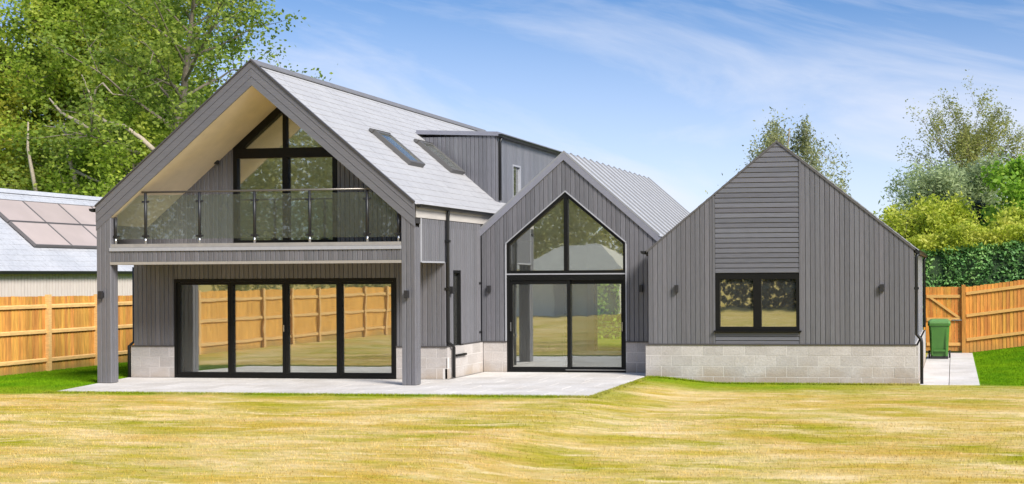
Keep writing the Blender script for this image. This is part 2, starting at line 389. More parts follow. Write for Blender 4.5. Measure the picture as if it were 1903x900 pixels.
def grass_mat(name):
    m = bpy.data.materials.new(name); m.use_nodes = True
    t = m.node_tree; b = t.nodes['Principled BSDF']; b.inputs['Roughness'].default_value = 0.95; b.inputs['Specular IOR Level'].default_value = 0.03
    nn = t.nodes.new; lk = t.links.new
    geo = nn('ShaderNodeNewGeometry'); sx = nn('ShaderNodeSeparateXYZ'); lk(geo.outputs['Position'], sx.inputs[0])
    flat = nn('ShaderNodeCombineXYZ'); lk(sx.outputs[0], flat.inputs[0]); lk(sx.outputs[1], flat.inputs[1])
    def noise(scale, detail, stretch=(1, 1, 1), rot=0, rough=0.55, dist=0.0):
        mp = nn('ShaderNodeMapping'); mp.inputs['Scale'].default_value = stretch; mp.inputs['Rotation'].default_value = (0, 0, rot); lk(flat.outputs[0], mp.inputs[0])
        n = nn('ShaderNodeTexNoise'); n.inputs['Scale'].default_value = scale; n.inputs['Detail'].default_value = detail; n.inputs['Roughness'].default_value = rough; n.inputs['Distortion'].default_value = dist
        lk(mp.outputs[0], n.inputs['Vector']); return n.outputs[0]
    def ramp(x, p0, p1, c0=(0, 0, 0), c1=(1, 1, 1)):
        r = nn('ShaderNodeValToRGB'); r.color_ramp.elements[0].position = p0; r.color_ramp.elements[1].position = p1
        r.color_ramp.elements[0].color = (*c0, 1); r.color_ramp.elements[1].color = (*c1, 1); lk(x, r.inputs[0]); return r.outputs[0]
    def mix(f, a, c, mode='MIX'):
        x = nn('ShaderNodeMixRGB'); x.blend_type = mode
        if isinstance(f, float): x.inputs[0].default_value = f
        else: lk(f, x.inputs[0])
        for i, q in ((1, a), (2, c)):
            if isinstance(q, tuple): x.inputs[i].default_value = (*q, 1)
            else: lk(q, x.inputs[i])
        return x.outputs[0]
    def mrange(x, a0, a1, b0=0.0, b1=1.0):
        r = nn('ShaderNodeMapRange'); r.interpolation_type = 'SMOOTHSTEP'; r.inputs[1].default_value = a0; r.inputs[2].default_value = a1; r.inputs[3].default_value = b0; r.inputs[4].default_value = b1
        lk(x, r.inputs[0]); return r.outputs[0]
    def mul(a, c):
        x = nn('ShaderNodeMath'); x.operation = 'MULTIPLY'; lk(a, x.inputs[0]); lk(c, x.inputs[1]); return x.outputs[0]
    def mx(a, c):
        x = nn('ShaderNodeMath'); x.operation = 'MAXIMUM'; lk(a, x.inputs[0]); lk(c, x.inputs[1]); return x.outputs[0]
    # dry straw lawn with olive patches that run slantwise
    straw = mix(ramp(noise(0.8, 6, (0.6, 1.4, 1), 0.32), 0.36, 0.62), (0.54, 0.375, 0.08), (0.74, 0.56, 0.29))
    straw = mix(ramp(noise(0.35, 4, (0.7, 1.2, 1), 0.5), 0.45, 0.62), straw, mix(0.5, straw, (0.55, 0.33, 0.07)))
    olive = mix(ramp(noise(1.6, 4), 0.35, 0.65), (0.40, 0.345, 0.028), (0.28, 0.275, 0.010))
    patch = ramp(noise(0.60, 7, (0.55, 1.5, 1), 0.34, 0.70, 0.7), 0.46, 0.64)
    dry = mix(patch, straw, olive)
    fine = ramp(noise(5.0, 5, (0.8, 1.8, 1), 0.2, 0.7), 0.32, 0.72, (0.74, 0.76, 0.70), (1.14, 1.13, 1.12))
    dry = mix(1.0, dry, fine, 'MULTIPLY')
    dry = mix(ramp(noise(2.1, 6, (0.5, 1.7, 1), 0.30, 0.66, 0.5), 0.52, 0.68, (0, 0, 0), (0.7, 0.7, 0.7)), dry, (0.42, 0.35, 0.03))
    dry = mix(ramp(noise(1.4, 6, (0.5, 1.7, 1), 0.26, 0.66, 0.5), 0.54, 0.68, (0, 0, 0), (0.7, 0.7, 0.7)), dry, (0.80, 0.63, 0.36))
    # fresh turf beside the house and along the fences
    turf = mix(ramp(noise(0.8, 4), 0.35, 0.68), (0.10, 0.235, 0.006), (0.19, 0.33, 0.008))
    turf = mix(1.0, turf, ramp(noise(9.0, 4), 0.3, 0.7, (0.72, 0.72, 0.72), (1.15, 1.15, 1.15)), 'MULTIPLY')
    edge = noise(0.9, 4)
    ad = nn('ShaderNodeMath'); ad.operation = 'MULTIPLY_ADD'; ad.inputs[1].default_value = 1.3; lk(edge, ad.inputs[0]); lk(sx.outputs[1], ad.inputs[2])
    yj = ad.outputs[0]
    left = mul(mrange(sx.outputs[0], -17.2, -16.6, 1, 0), mrange(yj, -1.6, 0.5))
    right = mul(mrange(sx.outputs[0], 0.3, 0.5), mrange(yj, 2.75, 3.25))
    rimr = mul(mul(mrange(sx.outputs[0], -7.2, -6.2), mrange(yj, 0.9, 2.6)), mrange(sx.outputs[0], -4.2, 0.5, 1.0, 0.35))
    rimf = mul(mrange(yj, -1.75, -1.15, 0.0, 0.95), mrange(sx.outputs[0], -7.0, -5.6, 1.0, 0.0))
    rim = mx(rimr, rimf)
    c = mix(rim, dry, mix(1.0, mix(ramp(noise(1.1, 3), 0.3, 0.7), (0.17, 0.275, 0.010), (0.29, 0.32, 0.018)), fine, 'MULTIPLY'))
    c = mix(mx(left, right), c, turf)
    lk(c, b.inputs['Base Color'])
    bp = nn('ShaderNodeBump'); bp.inputs['Strength'].default_value = 0.3; bp.inputs['Distance'].default_value = 0.02
    lk(noise(22, 4), bp.inputs['Height']); lk(bp.outputs[0], b.inputs['Normal'])
    return m
GRASS = grass_mat('lawn')
me = bpy.data.meshes.new('lawn'); me.from_pydata([tuple(p) for p in V], [], F); me.update()
lawn = link('lawn', me, GRASS, None, True); tag(lawn, kind='structure', label='dry straw coloured lawn with greener turf by the house')

def in_paved(x, y):
    a = (x > -17.07 - 0.24 * (y + 1.62)) & (x < -6.49) & (y > -1.72)
    b = (x > -6.6) & (x < 0.55) & (y > 2.40)
    c = (x < -17.4) & (x > -17.85) & (y > 1.3)
    return a | b | c
def blades(n, x0, x1, y0, y1, h0, h1, w):
    x = rng.uniform(x0, x1, n); y = rng.uniform(y0, y1, n)
    # frame of the photograph, with a metre to spare
    d = y + 22.773; kx = (x * math.cos(YAW) + d * math.sin(YAW)) / (-x * math.sin(YAW) + d * math.cos(YAW))
    ok = (kx > -0.70) & (kx < 0.26) & ~in_paved(x, y) & (d > 8)
    x, y = x[ok], y[ok]; n = len(x); z = ground_z(x, y)
    a = rng.uniform(0, 2 * np.pi, n); h = rng.uniform(h0, h1, n); ww = w * rng.uniform(0.6, 1.3, n)
    ln = rng.normal(0, 0.45, (n, 2)) * h[:, None]
    dx_, dy_ = np.cos(a) * ww, np.sin(a) * ww
    P = np.zeros((n, 3, 3))
    P[:, 0] = np.stack([x - dx_, y - dy_, z - 0.003], -1); P[:, 1] = np.stack([x + dx_, y + dy_, z - 0.003], -1)
    P[:, 2] = np.stack([x + ln[:, 0], y + ln[:, 1], z + h], -1)
    return P
EDGE = [blades(16000, -17.2, -6.3, -1.90, -1.70, 0.02, 0.05, 0.006), blades(9000, -6.6, -0.7, 2.28, 2.405, 0.02, 0.055, 0.006), blades(5000, -6.52, -6.34, -1.75, 2.4, 0.02, 0.045, 0.006)]
B = np.concatenate(EDGE + [blades(26000, -16, 6, -13.5, -4, 0.02, 0.05, 0.005), blades(260000, -20, 6, -13.5, 2.6, 0.006, 0.022, 0.005), blades(90000, -22, -17.3, -2, 9, 0.015, 0.04, 0.006), blades(60000, 0.5, 4, 2.4, 12.4, 0.015, 0.04, 0.006)])
tag(quads_mesh('grass', B, GRASS), 'short mown grass blades across the lawn', 'grass', kind='stuff')

# ------------------------------------------------------------------ patio and path
XL = lambda y: -17.09 - 0.24 * (y + 1.62)
pat = MB().prism([(XL(-1.71) + 0.003, -1.707, -0.012), (-6.503, -1.707, -0.012), (-6.503, 3.5, -0.012), (XL(3.5) + 0.003, 3.5, -0.012)], (0, 0, -0.28)).build('patio', JOINT); tag(pat, kind='structure', label='pale paved patio along the garden front')
def slab_mesh(lx, ly):
    b = 0.006; mb = MB()
    lo = [(0, 0, -0.035), (lx, 0, -0.035), (lx, ly, -0.035), (0, ly, -0.035)]
    mi = [(0, 0, -b), (lx, 0, -b), (lx, ly, -b), (0, ly, -b)]
    hi = [(b, b, 0), (lx - b, b, 0), (lx - b, ly - b, 0), (b, ly - b, 0)]
    mb.add(lo + mi + hi, [(0, 1, 5, 4), (1, 2, 6, 5), (2, 3, 7, 6), (3, 0, 4, 7), (4, 5, 9, 8), (5, 6, 10, 9), (6, 7, 11, 10), (7, 4, 8, 11), (8, 9, 10, 11)])
    me = bpy.data.meshes.new('paving_slab'); me.from_pydata(mb.v, [], mb.f); me.materials.append(PAVE); return me
def pave(parent, x0, x1, y0, y1, z, lx, ly, bond=0.5):
    nxs = round((x1 - x0) / lx); lx = (x1 - x0) / nxs; nys = round((y1 - y0) / ly); ly = (y1 - y0) / nys
    full = slab_mesh(lx - 0.012, ly - 0.012); half = slab_mesh(lx / 2 - 0.012, ly - 0.012)
    for j in range(nys):
        odd = (j % 2) and bond
        xs = [(x0 + i * lx, full) for i in range(nxs)] if not odd else [(x0, half)] + [(x0 + lx / 2 + i * lx, full) for i in range(nxs - 1)] + [(x1 - lx / 2, half)]
        for x, me in xs:
            o = bpy.data.objects.new('paving_slab', me); COL.objects.link(o); o.parent = parent
            o.location = (x + 0.004, y0 + j * ly + 0.004, z + random.uniform(-0.0015, 0.0015))
pave(pat, -16.56, -6.50, -1.71, 1.40, 0.0, 0.92, 0.62)
for j in range(5):
    y0 = -1.71 + j * 0.622 + 0.004; y1 = y0 + 0.614
    MB().prism([(XL(y0), y0, 0), (-16.564, y0, 0), (-16.564, y1, 0), (XL(y1), y1, 0)], (0, 0, -0.035)).build('paving_slab', PAVE, pat)
pave(pat, -10.50, -6.56, 1.40, 3.36, 0.0, 0.985, 0.65)
path = MB().box(-0.74, 0.53, 2.42, 12.4, -0.45, -0.140).build('path', JOINT); tag(path, kind='structure', label='paved side path leading to the timber gate')
pave(path, -0.74, 0.53, 2.42, 12.36, -0.125, 0.635, 0.9, 0)

# ------------------------------------------------------------------ the house
HX0, HX1, HXC = -17.50, -10.58, -14.04
ZR, KM = 6.55, 0.84                      # main ridge and pitch
house = empty('modern_house', (-9.2, 3.0, 0), 'grey timber clad house with three gables, glass balcony and black framed glazing', 'house')
front = lambda y: Wall((0, y, 0), (1, 0, 0), (0, -1, 0))
sidep = lambda x: Wall((x, 0, 0), (0, 1, 0), (1, 0, 0))
sof = lambda x: ZR - 0.50 - KM * abs(x - HXC)      # underside of the roof

# --- main roof
YB = 12.35
mb = MB()
for s in (-1, 1):
    e = HX1 if s > 0 else HX0
    ze = ZR - KM * abs(e - HXC)
    # roof deck behind the gable wall
    mb.prism([(HXC, 1.46, ZR - 0.03), (e, 1.46, ze - 0.03), (e, 1.46, ze - 0.47), (HXC, 1.46, ZR - 0.49)], (0, YB - 1.46, 0))
    mb.prism([(HXC, 0.024, ZR - 0.03), (e, 0.024, ze - 0.03), (e, 0.024, ze - 0.42), (HXC, 0.024, ZR - 0.44)], (0, 1.436, 0))
roof = mb.build('roof', BACK, house); roof['label'] = 'long pale slate roof of the tall left block'
def slates(parent, y0, y1, xr, zr, xe, ze, sw=0.30, ex=0.225, lift=0.008, m=SLATE, name='slates'):
    """overlapping slates on a slope from ridge (xr,zr) to eave (xe,ze)"""
    d = Vector((xe - xr, 0, ze - zr)); L = d.length; d.normalize(); nrm = Vector((-d.z, 0, d.x))
    if nrm.z < 0: nrm = -nrm
    nr = round(L / ex); ex = L / nr; nc = round((y1 - y0) / sw); sw = (y1 - y0) / nc
    P = []
    for r in range(nr):
        off = 0.5 if r % 2 else 0.0
        for c in range(nc + (1 if off else 0)):
            a = max(y0, y0 + (c - off) * sw) + 0.0015; b = min(y1, y0 + (c + 1 - off) * sw) - 0.0015
            if b - a < 0.02: continue
            j = random.uniform(0, 0.003)
            t0 = Vector((xr, 0, zr)) + d * (r * ex - 0.02 if r else 0) + nrm * 0.002
            t1 = Vector((xr, 0, zr)) + d * ((r + 1) * ex) + nrm * (lift + j)
            t2 = t1 - nrm * 0.009
            A = [Vector((t0.x, a, t0.z)), Vector((t0.x, b, t0.z)), Vector((t1.x, b, t1.z)), Vector((t1.x, a, t1.z))]
            Bf = [Vector((t1.x, a, t1.z)), Vector((t1.x, b, t1.z)), Vector((t2.x, b, t2.z)), Vector((t2.x, a, t2.z))]
            P.append(A); P.append(Bf)
    o = quads_mesh(name, np.array(P, dtype=float), m, parent); o['kind'] = 'stuff'; return o
zeR = ZR - KM * (HX1 - HXC)
slates(roof, 0.0, YB, HXC, ZR - 0.028, HX1 + 0.07, zeR - 0.028 - 0.06)
slates(roof, 0.0, YB, HXC, ZR - 0.028, HX0 - 0.07, zeR - 0.028 - 0.06)
mb = MB()
for i in range(28):
    y0 = i * YB / 28
    for s in (-1, 1):
        mb.prism([(HXC, y0, ZR + 0.035), (HXC + s * 0.13, y0, ZR - 0.075), (HXC + s * 0.13, y0, ZR - 0.10), (HXC, y0, ZR + 0.005)], (0, YB / 28 - 0.008, 0))
mb.build('ridge_tiles', mat('ridge_slate', (0.17, 0.165, 0.17), 0.6, var=0.1, bscale=8), roof)['kind'] = 'stuff'
# soffit under the overhang
for s in (-1, 1):
    e = HX1 - 0.10 if s > 0 else HX0 + 0.10
    mb = MB(); mb.prism([(HXC, 0.03, sof(HXC) + 0.03), (e, 0.03, sof(e) + 0.03), (e, 0.03, sof(e)), (HXC, 0.03, sof(HXC))], (0, 1.415, 0))
    mb.build('soffit', SOFFIT, roof)['label'] = 'cream boarded soffit under the front overhang'
# rake boards: three lapped boards on each slope, mitred at the apex
for s in (-1, 1):
    e = HX1 if s > 0 else HX0
    for i, (t0, t1, n) in enumerate(((0.0, 0.155, 0.024), (0.163, 0.325, 0.018), (0.333, 0.50, 0.012))):
        p = [(HXC, 0.0, ZR - t0), (e, 0.0, ZR - KM * abs(e - HXC) - t0), (e, 0.0, ZR - KM * abs(e - HXC) - t1), (HXC, 0.0, ZR - t1)]
        q = [Vector((x, 0.022 - n, z)) for x, y, z in p]
        MB().prism(q, (0, 0.03, 0)).build('rake_board', CLADH, roof)
    p = [(HXC, -0.03, ZR + 0.022), (e, -0.03, ZR - KM * abs(e - HXC) + 0.022), (e, -0.03, ZR - KM * abs(e - HXC) - 0.012), (HXC, -0.03, ZR - 0.012)]
    MB().prism([Vector(q) for q in p], (0, 0.06, 0)).build('verge_trim', PFRAME, roof)

# --- posts (core with vertical boards)
def post(x0, x1, y0, y1, z1a, z1b, light_x):
    mb = MB(); mb.prism([(x0 + 0.02, y0 + 0.02, 0.0), (x1 - 0.02, y0 + 0.02, 0.0), (x1 - 0.02, y0 + 0.02, z1b), (x0 + 0.02, y0 + 0.02, z1a)], (0, y1 - y0 - 0.04, 0))
    p = mb.build('post', BACK, house)
    n = 3; w = front(y0 + 0.02)
    for i in range(n):
        s0 = x0 + (x1 - x0) * i / n; s1 = x0 + (x1 - x0) * (i + 1) / n
        f = lambda a: z1a + (z1b - z1a) * (a - x0) / (x1 - x0)
        vboard(w, (s0, s1, 0.01, 0.01, f(s0), f(s1)), 'board', p, th=0.02)
    w = sidep(x1 - 0.02)
    for i in range(2):
        s0 = y0 + 0.004 + (y1 - y0) * i / 2; s1 = y0 + 0.004 + (y1 - y0) * (i + 1) / 2
        vboard(w, (s0, s1, 0.01, 0.01, z1b, z1b), 'board', p, th=0.02)
    w = Wall((x0 + 0.02, 0, 0), (0, 1, 0), (-1, 0, 0))
    for i in range(2):
        s0 = y0 + 0.004 + (y1 - y0) * i / 2; s1 = y0 + 0.004 + (y1 - y0) * (i + 1) / 2
        vboard(w, (s0, s1, 0.01, 0.01, z1a, z1a), 'board', p, th=0.02)
    w = Wall((0, y1 - 0.02, 0), (1, 0, 0), (0, 1, 0))
    for i in range(n):
        s0 = x0 + (x1 - x0) * i / n; s1 = x0 + (x1 - x0) * (i + 1) / n
        vboard(w, (s0, s1, 0.01, 0.01, min(z1a, z1b) - 0.02, min(z1a, z1b) - 0.02), 'board', p, th=0.02)
    return p
zl = ZR - 0.50 - KM * abs(HX0 - HXC); zl2 = ZR - 0.50 - KM * abs(-17.18 - HXC)
post(HX0, -17.18, 0.02, 0.24, zl + 0.004, zl2 + 0.004, -17.36)
post(-10.87, HX1, 0.02, 0.26, ZR - 0.5 - KM * (-10.87 - HXC), ZR - 0.5 - KM * (HX1 - HXC), -10.74)
# --- balcony side walls (inside the overhang)
for nm, w, a0, a1 in (('balcony_side_wall', sidep(HX1 - 0.02), 0.28, 1.44),):
    clad_wall(nm, w, a0, a1, const(3.33), const(2.45), [], house, back_th=0.10)
MB().box(HX0 + 0.02, HX0 + 0.14, 0.25, 1.44, 2.44, 3.38).build('balcony_side_wall', CLAD, house)
# --- balcony edge
deck = MB().box(-17.18, -10.88, 0.10, 1.44, 2.52, 2.84).build('balcony_deck', PAVE, house)
MB().box(-17.19, -10.87, 0.028, 0.16, 2.788, 2.862).build('deck_edge', mat('deck_tile', (0.30, 0.28, 0.26), 0.7, var=0.08, bscale=8), deck)
MB().box(-17.20, -10.87, 0.0, 0.10, 2.715, 2.784).build('drip_trim', TRIML, deck)
MB().box(-17.19, -10.87, 0.045, 0.10, 2.44, 2.712).build('edge_backing', BACK, deck)
w = front(0.045)
for pc in pieces(-17.19, -10.87, 0.104, const(2.712), const(2.497), []): vboard(w, pc, 'board', deck, th=0.02)
MB().box(-17.19, -10.87, 0.012, 0.10, 2.437, 2.493).build('bottom_trim', mat('trim_taupe', (0.33, 0.30, 0.26), 0.6, var=0.05, bscale=8), deck)
MB().box(-17.17, -10.89, 0.105, 1.44, 2.46, 2.515).build('underside', mat('balcony_soffit', (0.16, 0.13, 0.09), 0.8, var=0.05, bscale=5), deck)
# --- balustrade
bal = MB().tube([(-16.53, 0.10, 3.925), (-11.50, 0.10, 3.925)], 0.021, 10).build('balustrade', RAILM, house, True); bal['label'] = 'frameless glass balustrade with slim steel handrail'
PX = [-17.12, -16.45, -15.25, -14.045, -12.85, -11.62, -10.96]
for i, x in enumerate(PX):
    end = i in (0, 6)
    top = 3.905 if not end else 3.42
    p = MB().tube([(x, 0.10, 2.985), (x, 0.10, top)], 0.027, 10).build('post', STEELD, bal, True)
    MB().tube([(x, 0.10, 2.862), (x, 0.10, 2.985)], 0.022, 10).build('post_base', STEEL, bal, True)
    for zc in (3.02, 3.73):
        if end and zc > 3.2: continue
        m = MB()
        m.box(x - 0.075, x + 0.075, 0.082, 0.118, zc - 0.02, zc + 0.02)
        m.build('clamp', STEELD, bal)
for a, b in zip(PX[:-1], PX[1:]):
    a2, b2 = a + 0.035, b - 0.035
    t = lambda x: min(3.86, sof(x) - 0.03)
    poly = [(a2, 2.96), (b2, 2.96), (b2, t(b2)), (a2, t(a2))]
    if a == PX[0] or b == PX[-1]:
        lo_, hi_ = (a2, b2)
        xs = [a2 + (b2 - a2) * i / 6 for i in range(7)]
        poly = [(a2, 2.96), (b2, 2.96)] + [(x, t(x)) for x in xs[::-1]]
    MB().prism([(x, 0.094, z) for x, z in poly], (0, 0.012, 0)).build('glass_panel', CLEAR, bal)

# --- main front wall, ground floor
YM = 1.45
wm = front(YM)
BX0, BX1, BZ1 = -16.74, -11.66, 2.135
clad_wall('front_wall', wm, -17.70, -10.56, const(2.455), const(0.675), [(BX0, BX1, const(0.0), const(BZ1))], house, label='charcoal boarded wall around the folding doors')
MB_bar(wm, -17.74, BX0, 0.672, 0.70, -0.05, 0.05, 'drip_flashing'); MB_bar(wm, BX1, -10.52, 0.672, 0.70, -0.05, 0.05, 'drip_flashing')
blocks('plinth', front(YM - 0.03), -17.76, BX0, 0.0, 0.67, house)
blocks('plinth', front(YM - 0.03), BX1, -10.53, 0.0, 0.67, house)
# --- upper gable wall
UX0, UX1 = -15.345, -12.975
clad_wall('upper_wall', front(YM), HX0 + 0.14, HX1 - 0.14, lambda x: sof(x) - 0.002, const(2.842), [(UX0, UX1, const(2.90), lambda x: sof(x) + 0.01)], house, breaks=(HXC,), back_th=0.12, label='shaded boarded gable wall behind the balcony')

def pane(w, poly, parent, n=-0.05, m=GLASS, name='pane'):
    return MB().prism([w.P(a, n, z) for a, z in poly], w.N * -0.014).build(name, m, parent)
# folding door
mb = MB(); w = wm
bar(mb, w, BX0, BX1, BZ1 - 0.07, BZ1, -0.08, 0.03); bar(mb, w, BX0, BX1, 0.003, 0.06, -0.08, 0.03)
bar(mb, w, BX0, BX0 + 0.055, 0.06, BZ1 - 0.07, -0.08, 0.03); bar(mb, w, BX1 - 0.055, BX1, 0.06, BZ1 - 0.07, -0.08, 0.03)
bif = mb.build('folding_door', BLACK, house); bif['label'] = 'black four leaf folding glass door reflecting the fence'
stl = [BX0 + 0.055, -15.435, -14.175, -12.945, BX1 - 0.055]
for i in range(4):
    a, b = stl[i] + 0.003, stl[i + 1] - 0.003; m = MB(); z0, z1 = 0.063, BZ1 - 0.073
    bar(m, w, a, b, z0, z0 + 0.058, -0.065, 0.012); bar(m, w, a, b, z1 - 0.058, z1, -0.065, 0.012)
    bar(m, w, a, a + 0.062, z0 + 0.058, z1 - 0.058, -0.065, 0.012); bar(m, w, b - 0.062, b, z0 + 0.058, z1 - 0.058, -0.065, 0.012)
    leaf = m.build('door_leaf', BLACK, bif)
    pane(w, [(a + 0.06, z0 + 0.056), (b - 0.06, z0 + 0.056), (b - 0.06, z1 - 0.056), (a + 0.06, z1 - 0.056)], bif, -0.03)
m = MB(); bar(m, w, -14.20, -14.18, 1.0, 1.14, 0.012, 0.05); bar(m, w, -14.20, -14.18, 1.05, 1.09, 0.05, 0.06)
m.build('handle', STEEL, bif)
# upper gable window
w = front(YM); fz = lambda x: sof(x) - 0.005
TR0, TR1 = 4.72, 4.93
mb = MB()
def slopebar(mb, w, a0, a1, f, t, n0, n1):
    mb.prism([w.P(a0, n0, f(a0) - t), w.P(a1, n0, f(a1) - t), w.P(a1, n0, f(a1)), w.P(a0, n0, f(a0))], w.N * (n1 - n0))
bar(mb, w, UX0, UX1, 2.87, 2.96, -0.08, 0.03)
bar(mb, w, UX0, UX0 + 0.09, 2.96, fz(UX0) - 0.02, -0.08, 0.03); bar(mb, w, UX1 - 0.10, UX1, 2.96, fz(UX1) - 0.02, -0.08, 0.03)
bar(mb, w, UX0 + 0.09, UX1 - 0.10, TR0, TR1, -0.08, 0.034)
slopebar(mb, w, UX0, HXC, fz, 0.20, -0.08, 0.028); slopebar(mb, w, HXC, UX1, fz, 0.20, -0.08, 0.028)
bar(mb, w, -14.215, -14.085, 2.96, TR0, -0.08, 0.028); bar(mb, w, -14.205, -14.125, TR1, fz(-14.2) - 0.1, -0.08, 0.024)
win = mb.build('gable_window', BLACK, house); win['label'] = 'black framed gable window and balcony doors'
for a, b in ((UX0 + 0.085, -14.21), (-14.09, UX1 - 0.095)):
    pane(w, [(a, 2.955), (b, 2.955), (b, TR0 + 0.005), (a, TR0 + 0.005)], win, -0.03)
g = lambda x: fz(x) - 0.19
pane(w, [(UX0 + 0.085, TR1 - 0.005), (-14.20, TR1 - 0.005), (-14.20, g(-14.20)), (UX0 + 0.085, g(UX0 + 0.085))], win, -0.03)
pane(w, [(-14.13, TR1 - 0.005), (UX1 - 0.095, TR1 - 0.005), (UX1 - 0.095, g(UX1 - 0.095)), (HXC, g(HXC)), (-14.13, g(-14.13))], win, -0.03)

# --- right side wall of the main block
ws = sidep(HX1 - 0.02)
SLOT = (1.86, 2.28, const(0.50), const(2.29))
clad_wall('side_wall', ws, YM + 0.02, 3.38, const(3.33), const(0.675), [SLOT], house, back_th=0.15, label='pale lit boarded side wall with slot window')
MB().box(HX1 - 0.18, HX1 - 0.03, 3.40, YB - 0.05, 0.0, 3.35).build('side_wall', CLAD, house)
MB().box(HX0 + 0.03, HX0 + 0.18, YM + 0.2, YB - 0.05, 0.0, 3.35).build('side_wall', CLAD, house)
mb = MB(); mb.prism([(HX0 + 0.1, YB - 0.06, 0), (HX1 - 0.1, YB - 0.06, 0), (HX1 - 0.1, YB - 0.06, 3.2), (HXC, YB - 0.06, 6.05), (HX0 + 0.1, YB - 0.06, 3.2)], (0, -0.12, 0)); mb.build('rear_wall', CLAD, house)
blocks('plinth', sidep(HX1 + 0.05), YM - 0.03, 3.37, 0.0, 0.67, house)
MB_bar(ws, YM - 0.06, SLOT[0], 0.672, 0.70, -0.05, 0.06, 'drip_flashing'); MB_bar(ws, SLOT[1], 3.36, 0.672, 0.70, -0.05, 0.06, 'drip_flashing')
fa = MB(); bar(fa, ws, 0.06, 4.6, 3.49, 3.62, -0.03, 0.045); bar(fa, ws, 0.06, 4.6, 3.34, 3.485, -0.03, 0.038)
fa.build('fascia', FASCIA, house)
fb = MB(); bar(fb, ws, 4.6, YB, 3.34, 3.62, -0.03, 0.04); fb.build('fascia', FASCIA, house)
mb = MB(); bar(mb, ws, SLOT[0], SLOT[1], 0.50, 0.56, -0.12, 0.01); bar(mb, ws, SLOT[0], SLOT[1], 2.23, 2.29, -0.12, 0.01)
bar(mb, ws, SLOT[0], SLOT[0] + 0.05, 0.56, 2.23, -0.12, 0.01); bar(mb, ws, SLOT[1] - 0.05, SLOT[1], 0.56, 2.23, -0.12, 0.01)
bar(mb, ws, SLOT[0] - 0.06, SLOT[1] + 0.06, 0.455, 0.498, -0.03, 0.12)
sw = mb.build('slot_window', BLACK, house); pane(ws, [(SLOT[0] + 0.05, 0.56), (SLOT[1] - 0.05, 0.56), (SLOT[1] - 0.05, 2.23), (SLOT[0] + 0.05, 2.23)], sw, -0.06)
# corner trim of the balcony side
mb = MB(); bar(mb, ws, 0.265, 0.31, 2.45, 3.335, 0.0, 0.034); bar(mb, ws, 0.31, 1.40, 2.44, 2.475, 0.0, 0.034); mb.build('corner_trim', TRIML, house)

# gutters and downpipes
def gutter(x, y0, y1, z, nm='gutter', s=1):
    prof = [(0, 0), (0.012 * s, -0.05), (0.05 * s, -0.072), (0.10 * s, -0.05), (0.115 * s, 0), (0.103 * s, 0), (0.09 * s, -0.042), (0.05 * s, -0.06), (0.02 * s, -0.042), (0.012 * s, 0)]
    m = MB(); m.prism([(x + a, y0, z + b) for a, b in prof], (0, y1 - y0, 0))
    m.prism([(x + a, y0 - 0.006, z + b) for a, b in prof[:5]], (0, 0.012, 0))
    return m.build(nm, PIPE, house)
def pipe(pts, r=0.034, clips=()):
    p = MB().tube(pts, r, 10).build('downpipe', PIPE, house, True)
    for (x, y, z) in clips: MB().box(x - 0.05, x + 0.05, y - 0.045, y + 0.045, z - 0.025, z + 0.025).build('bracket', PIPE, p)
    return p
gutter(HX1 + 0.035, 0.0, 4.9, zeR - 0.045)
gutter(HX0 - 0.035, 0.0, YB, zeR - 0.045, s=-1)
pipe([(-10.49, 1.46, 3.57), (-10.51, 1.46, 3.48), (-10.52, 1.46, 3.30), (-10.52, 1.46, 0.78), (-10.47, 1.55, 0.70), (-10.47, 1.62, 0.66), (-10.47, 1.62, 0.02)], clips=((-10.53, 1.46, 2.9), (-10.53, 1.46, 1.9)))
pipe([(-17.74, 1.50, 2.4), (-17.74, 1.50, 0.78), (-17.82, 1.44, 0.68), (-17.82, 1.44, -0.06)])

# --- dormer
DX, DY0, DY1, DZ = -11.01, 5.40, 11.6, 5.56
mroof = lambda x: ZR - KM * abs(x - HXC)
wd = front(DY0)
dorm = clad_wall('dormer', wd, -12.90, DX, const(DZ), lambda x: mroof(x) - 0.10, [], house, back_th=0.12, label='flat roofed side dormer clad in grey boards')
wd2 = sidep(DX)
clad_wall('dormer_side', wd2, DY0, DY1, const(DZ), const(3.85), [(6.50, 7.07, const(4.12), const(4.97))], house, back_th=0.12)
mb = MB(); mb.prism([(-13.0, DY0 - 0.07, DZ + 0.08), (DX + 0.09, DY0 - 0.07, DZ + 0.0), (DX + 0.09, DY0 - 0.07, DZ + 0.10), (-13.0, DY0 - 0.07, DZ + 0.18)], (0, DY1 - DY0 + 0.1, 0)); mb.build('dormer_roof', ZINCT, house)
gutter(DX + 0.06, DY0 - 0.02, DY1, DZ + 0.05)
pipe([(DX + 0.11, DY0 + 0.15, DZ - 0.01), (DX + 0.06, DY0 + 0.15, DZ - 0.15), (DX + 0.06, DY0 + 0.15, 4.0)], 0.036)
mb = MB(); bar(mb, wd2, 6.50, 6.54, 4.12, 4.97, -0.08, 0.03); bar(mb, wd2, 7.03, 7.07, 4.12, 4.97, -0.08, 0.03); bar(mb, wd2, 6.54, 7.03, 4.12, 4.16, -0.08, 0.03); bar(mb, wd2, 6.54, 7.03, 4.93, 4.97, -0.08, 0.03)
dw = mb.build('dormer_window', TRIML, house); pane(wd2, [(6.54, 4.16), (7.03, 4.16), (7.03, 4.93), (6.54, 4.93)], dw, -0.03)

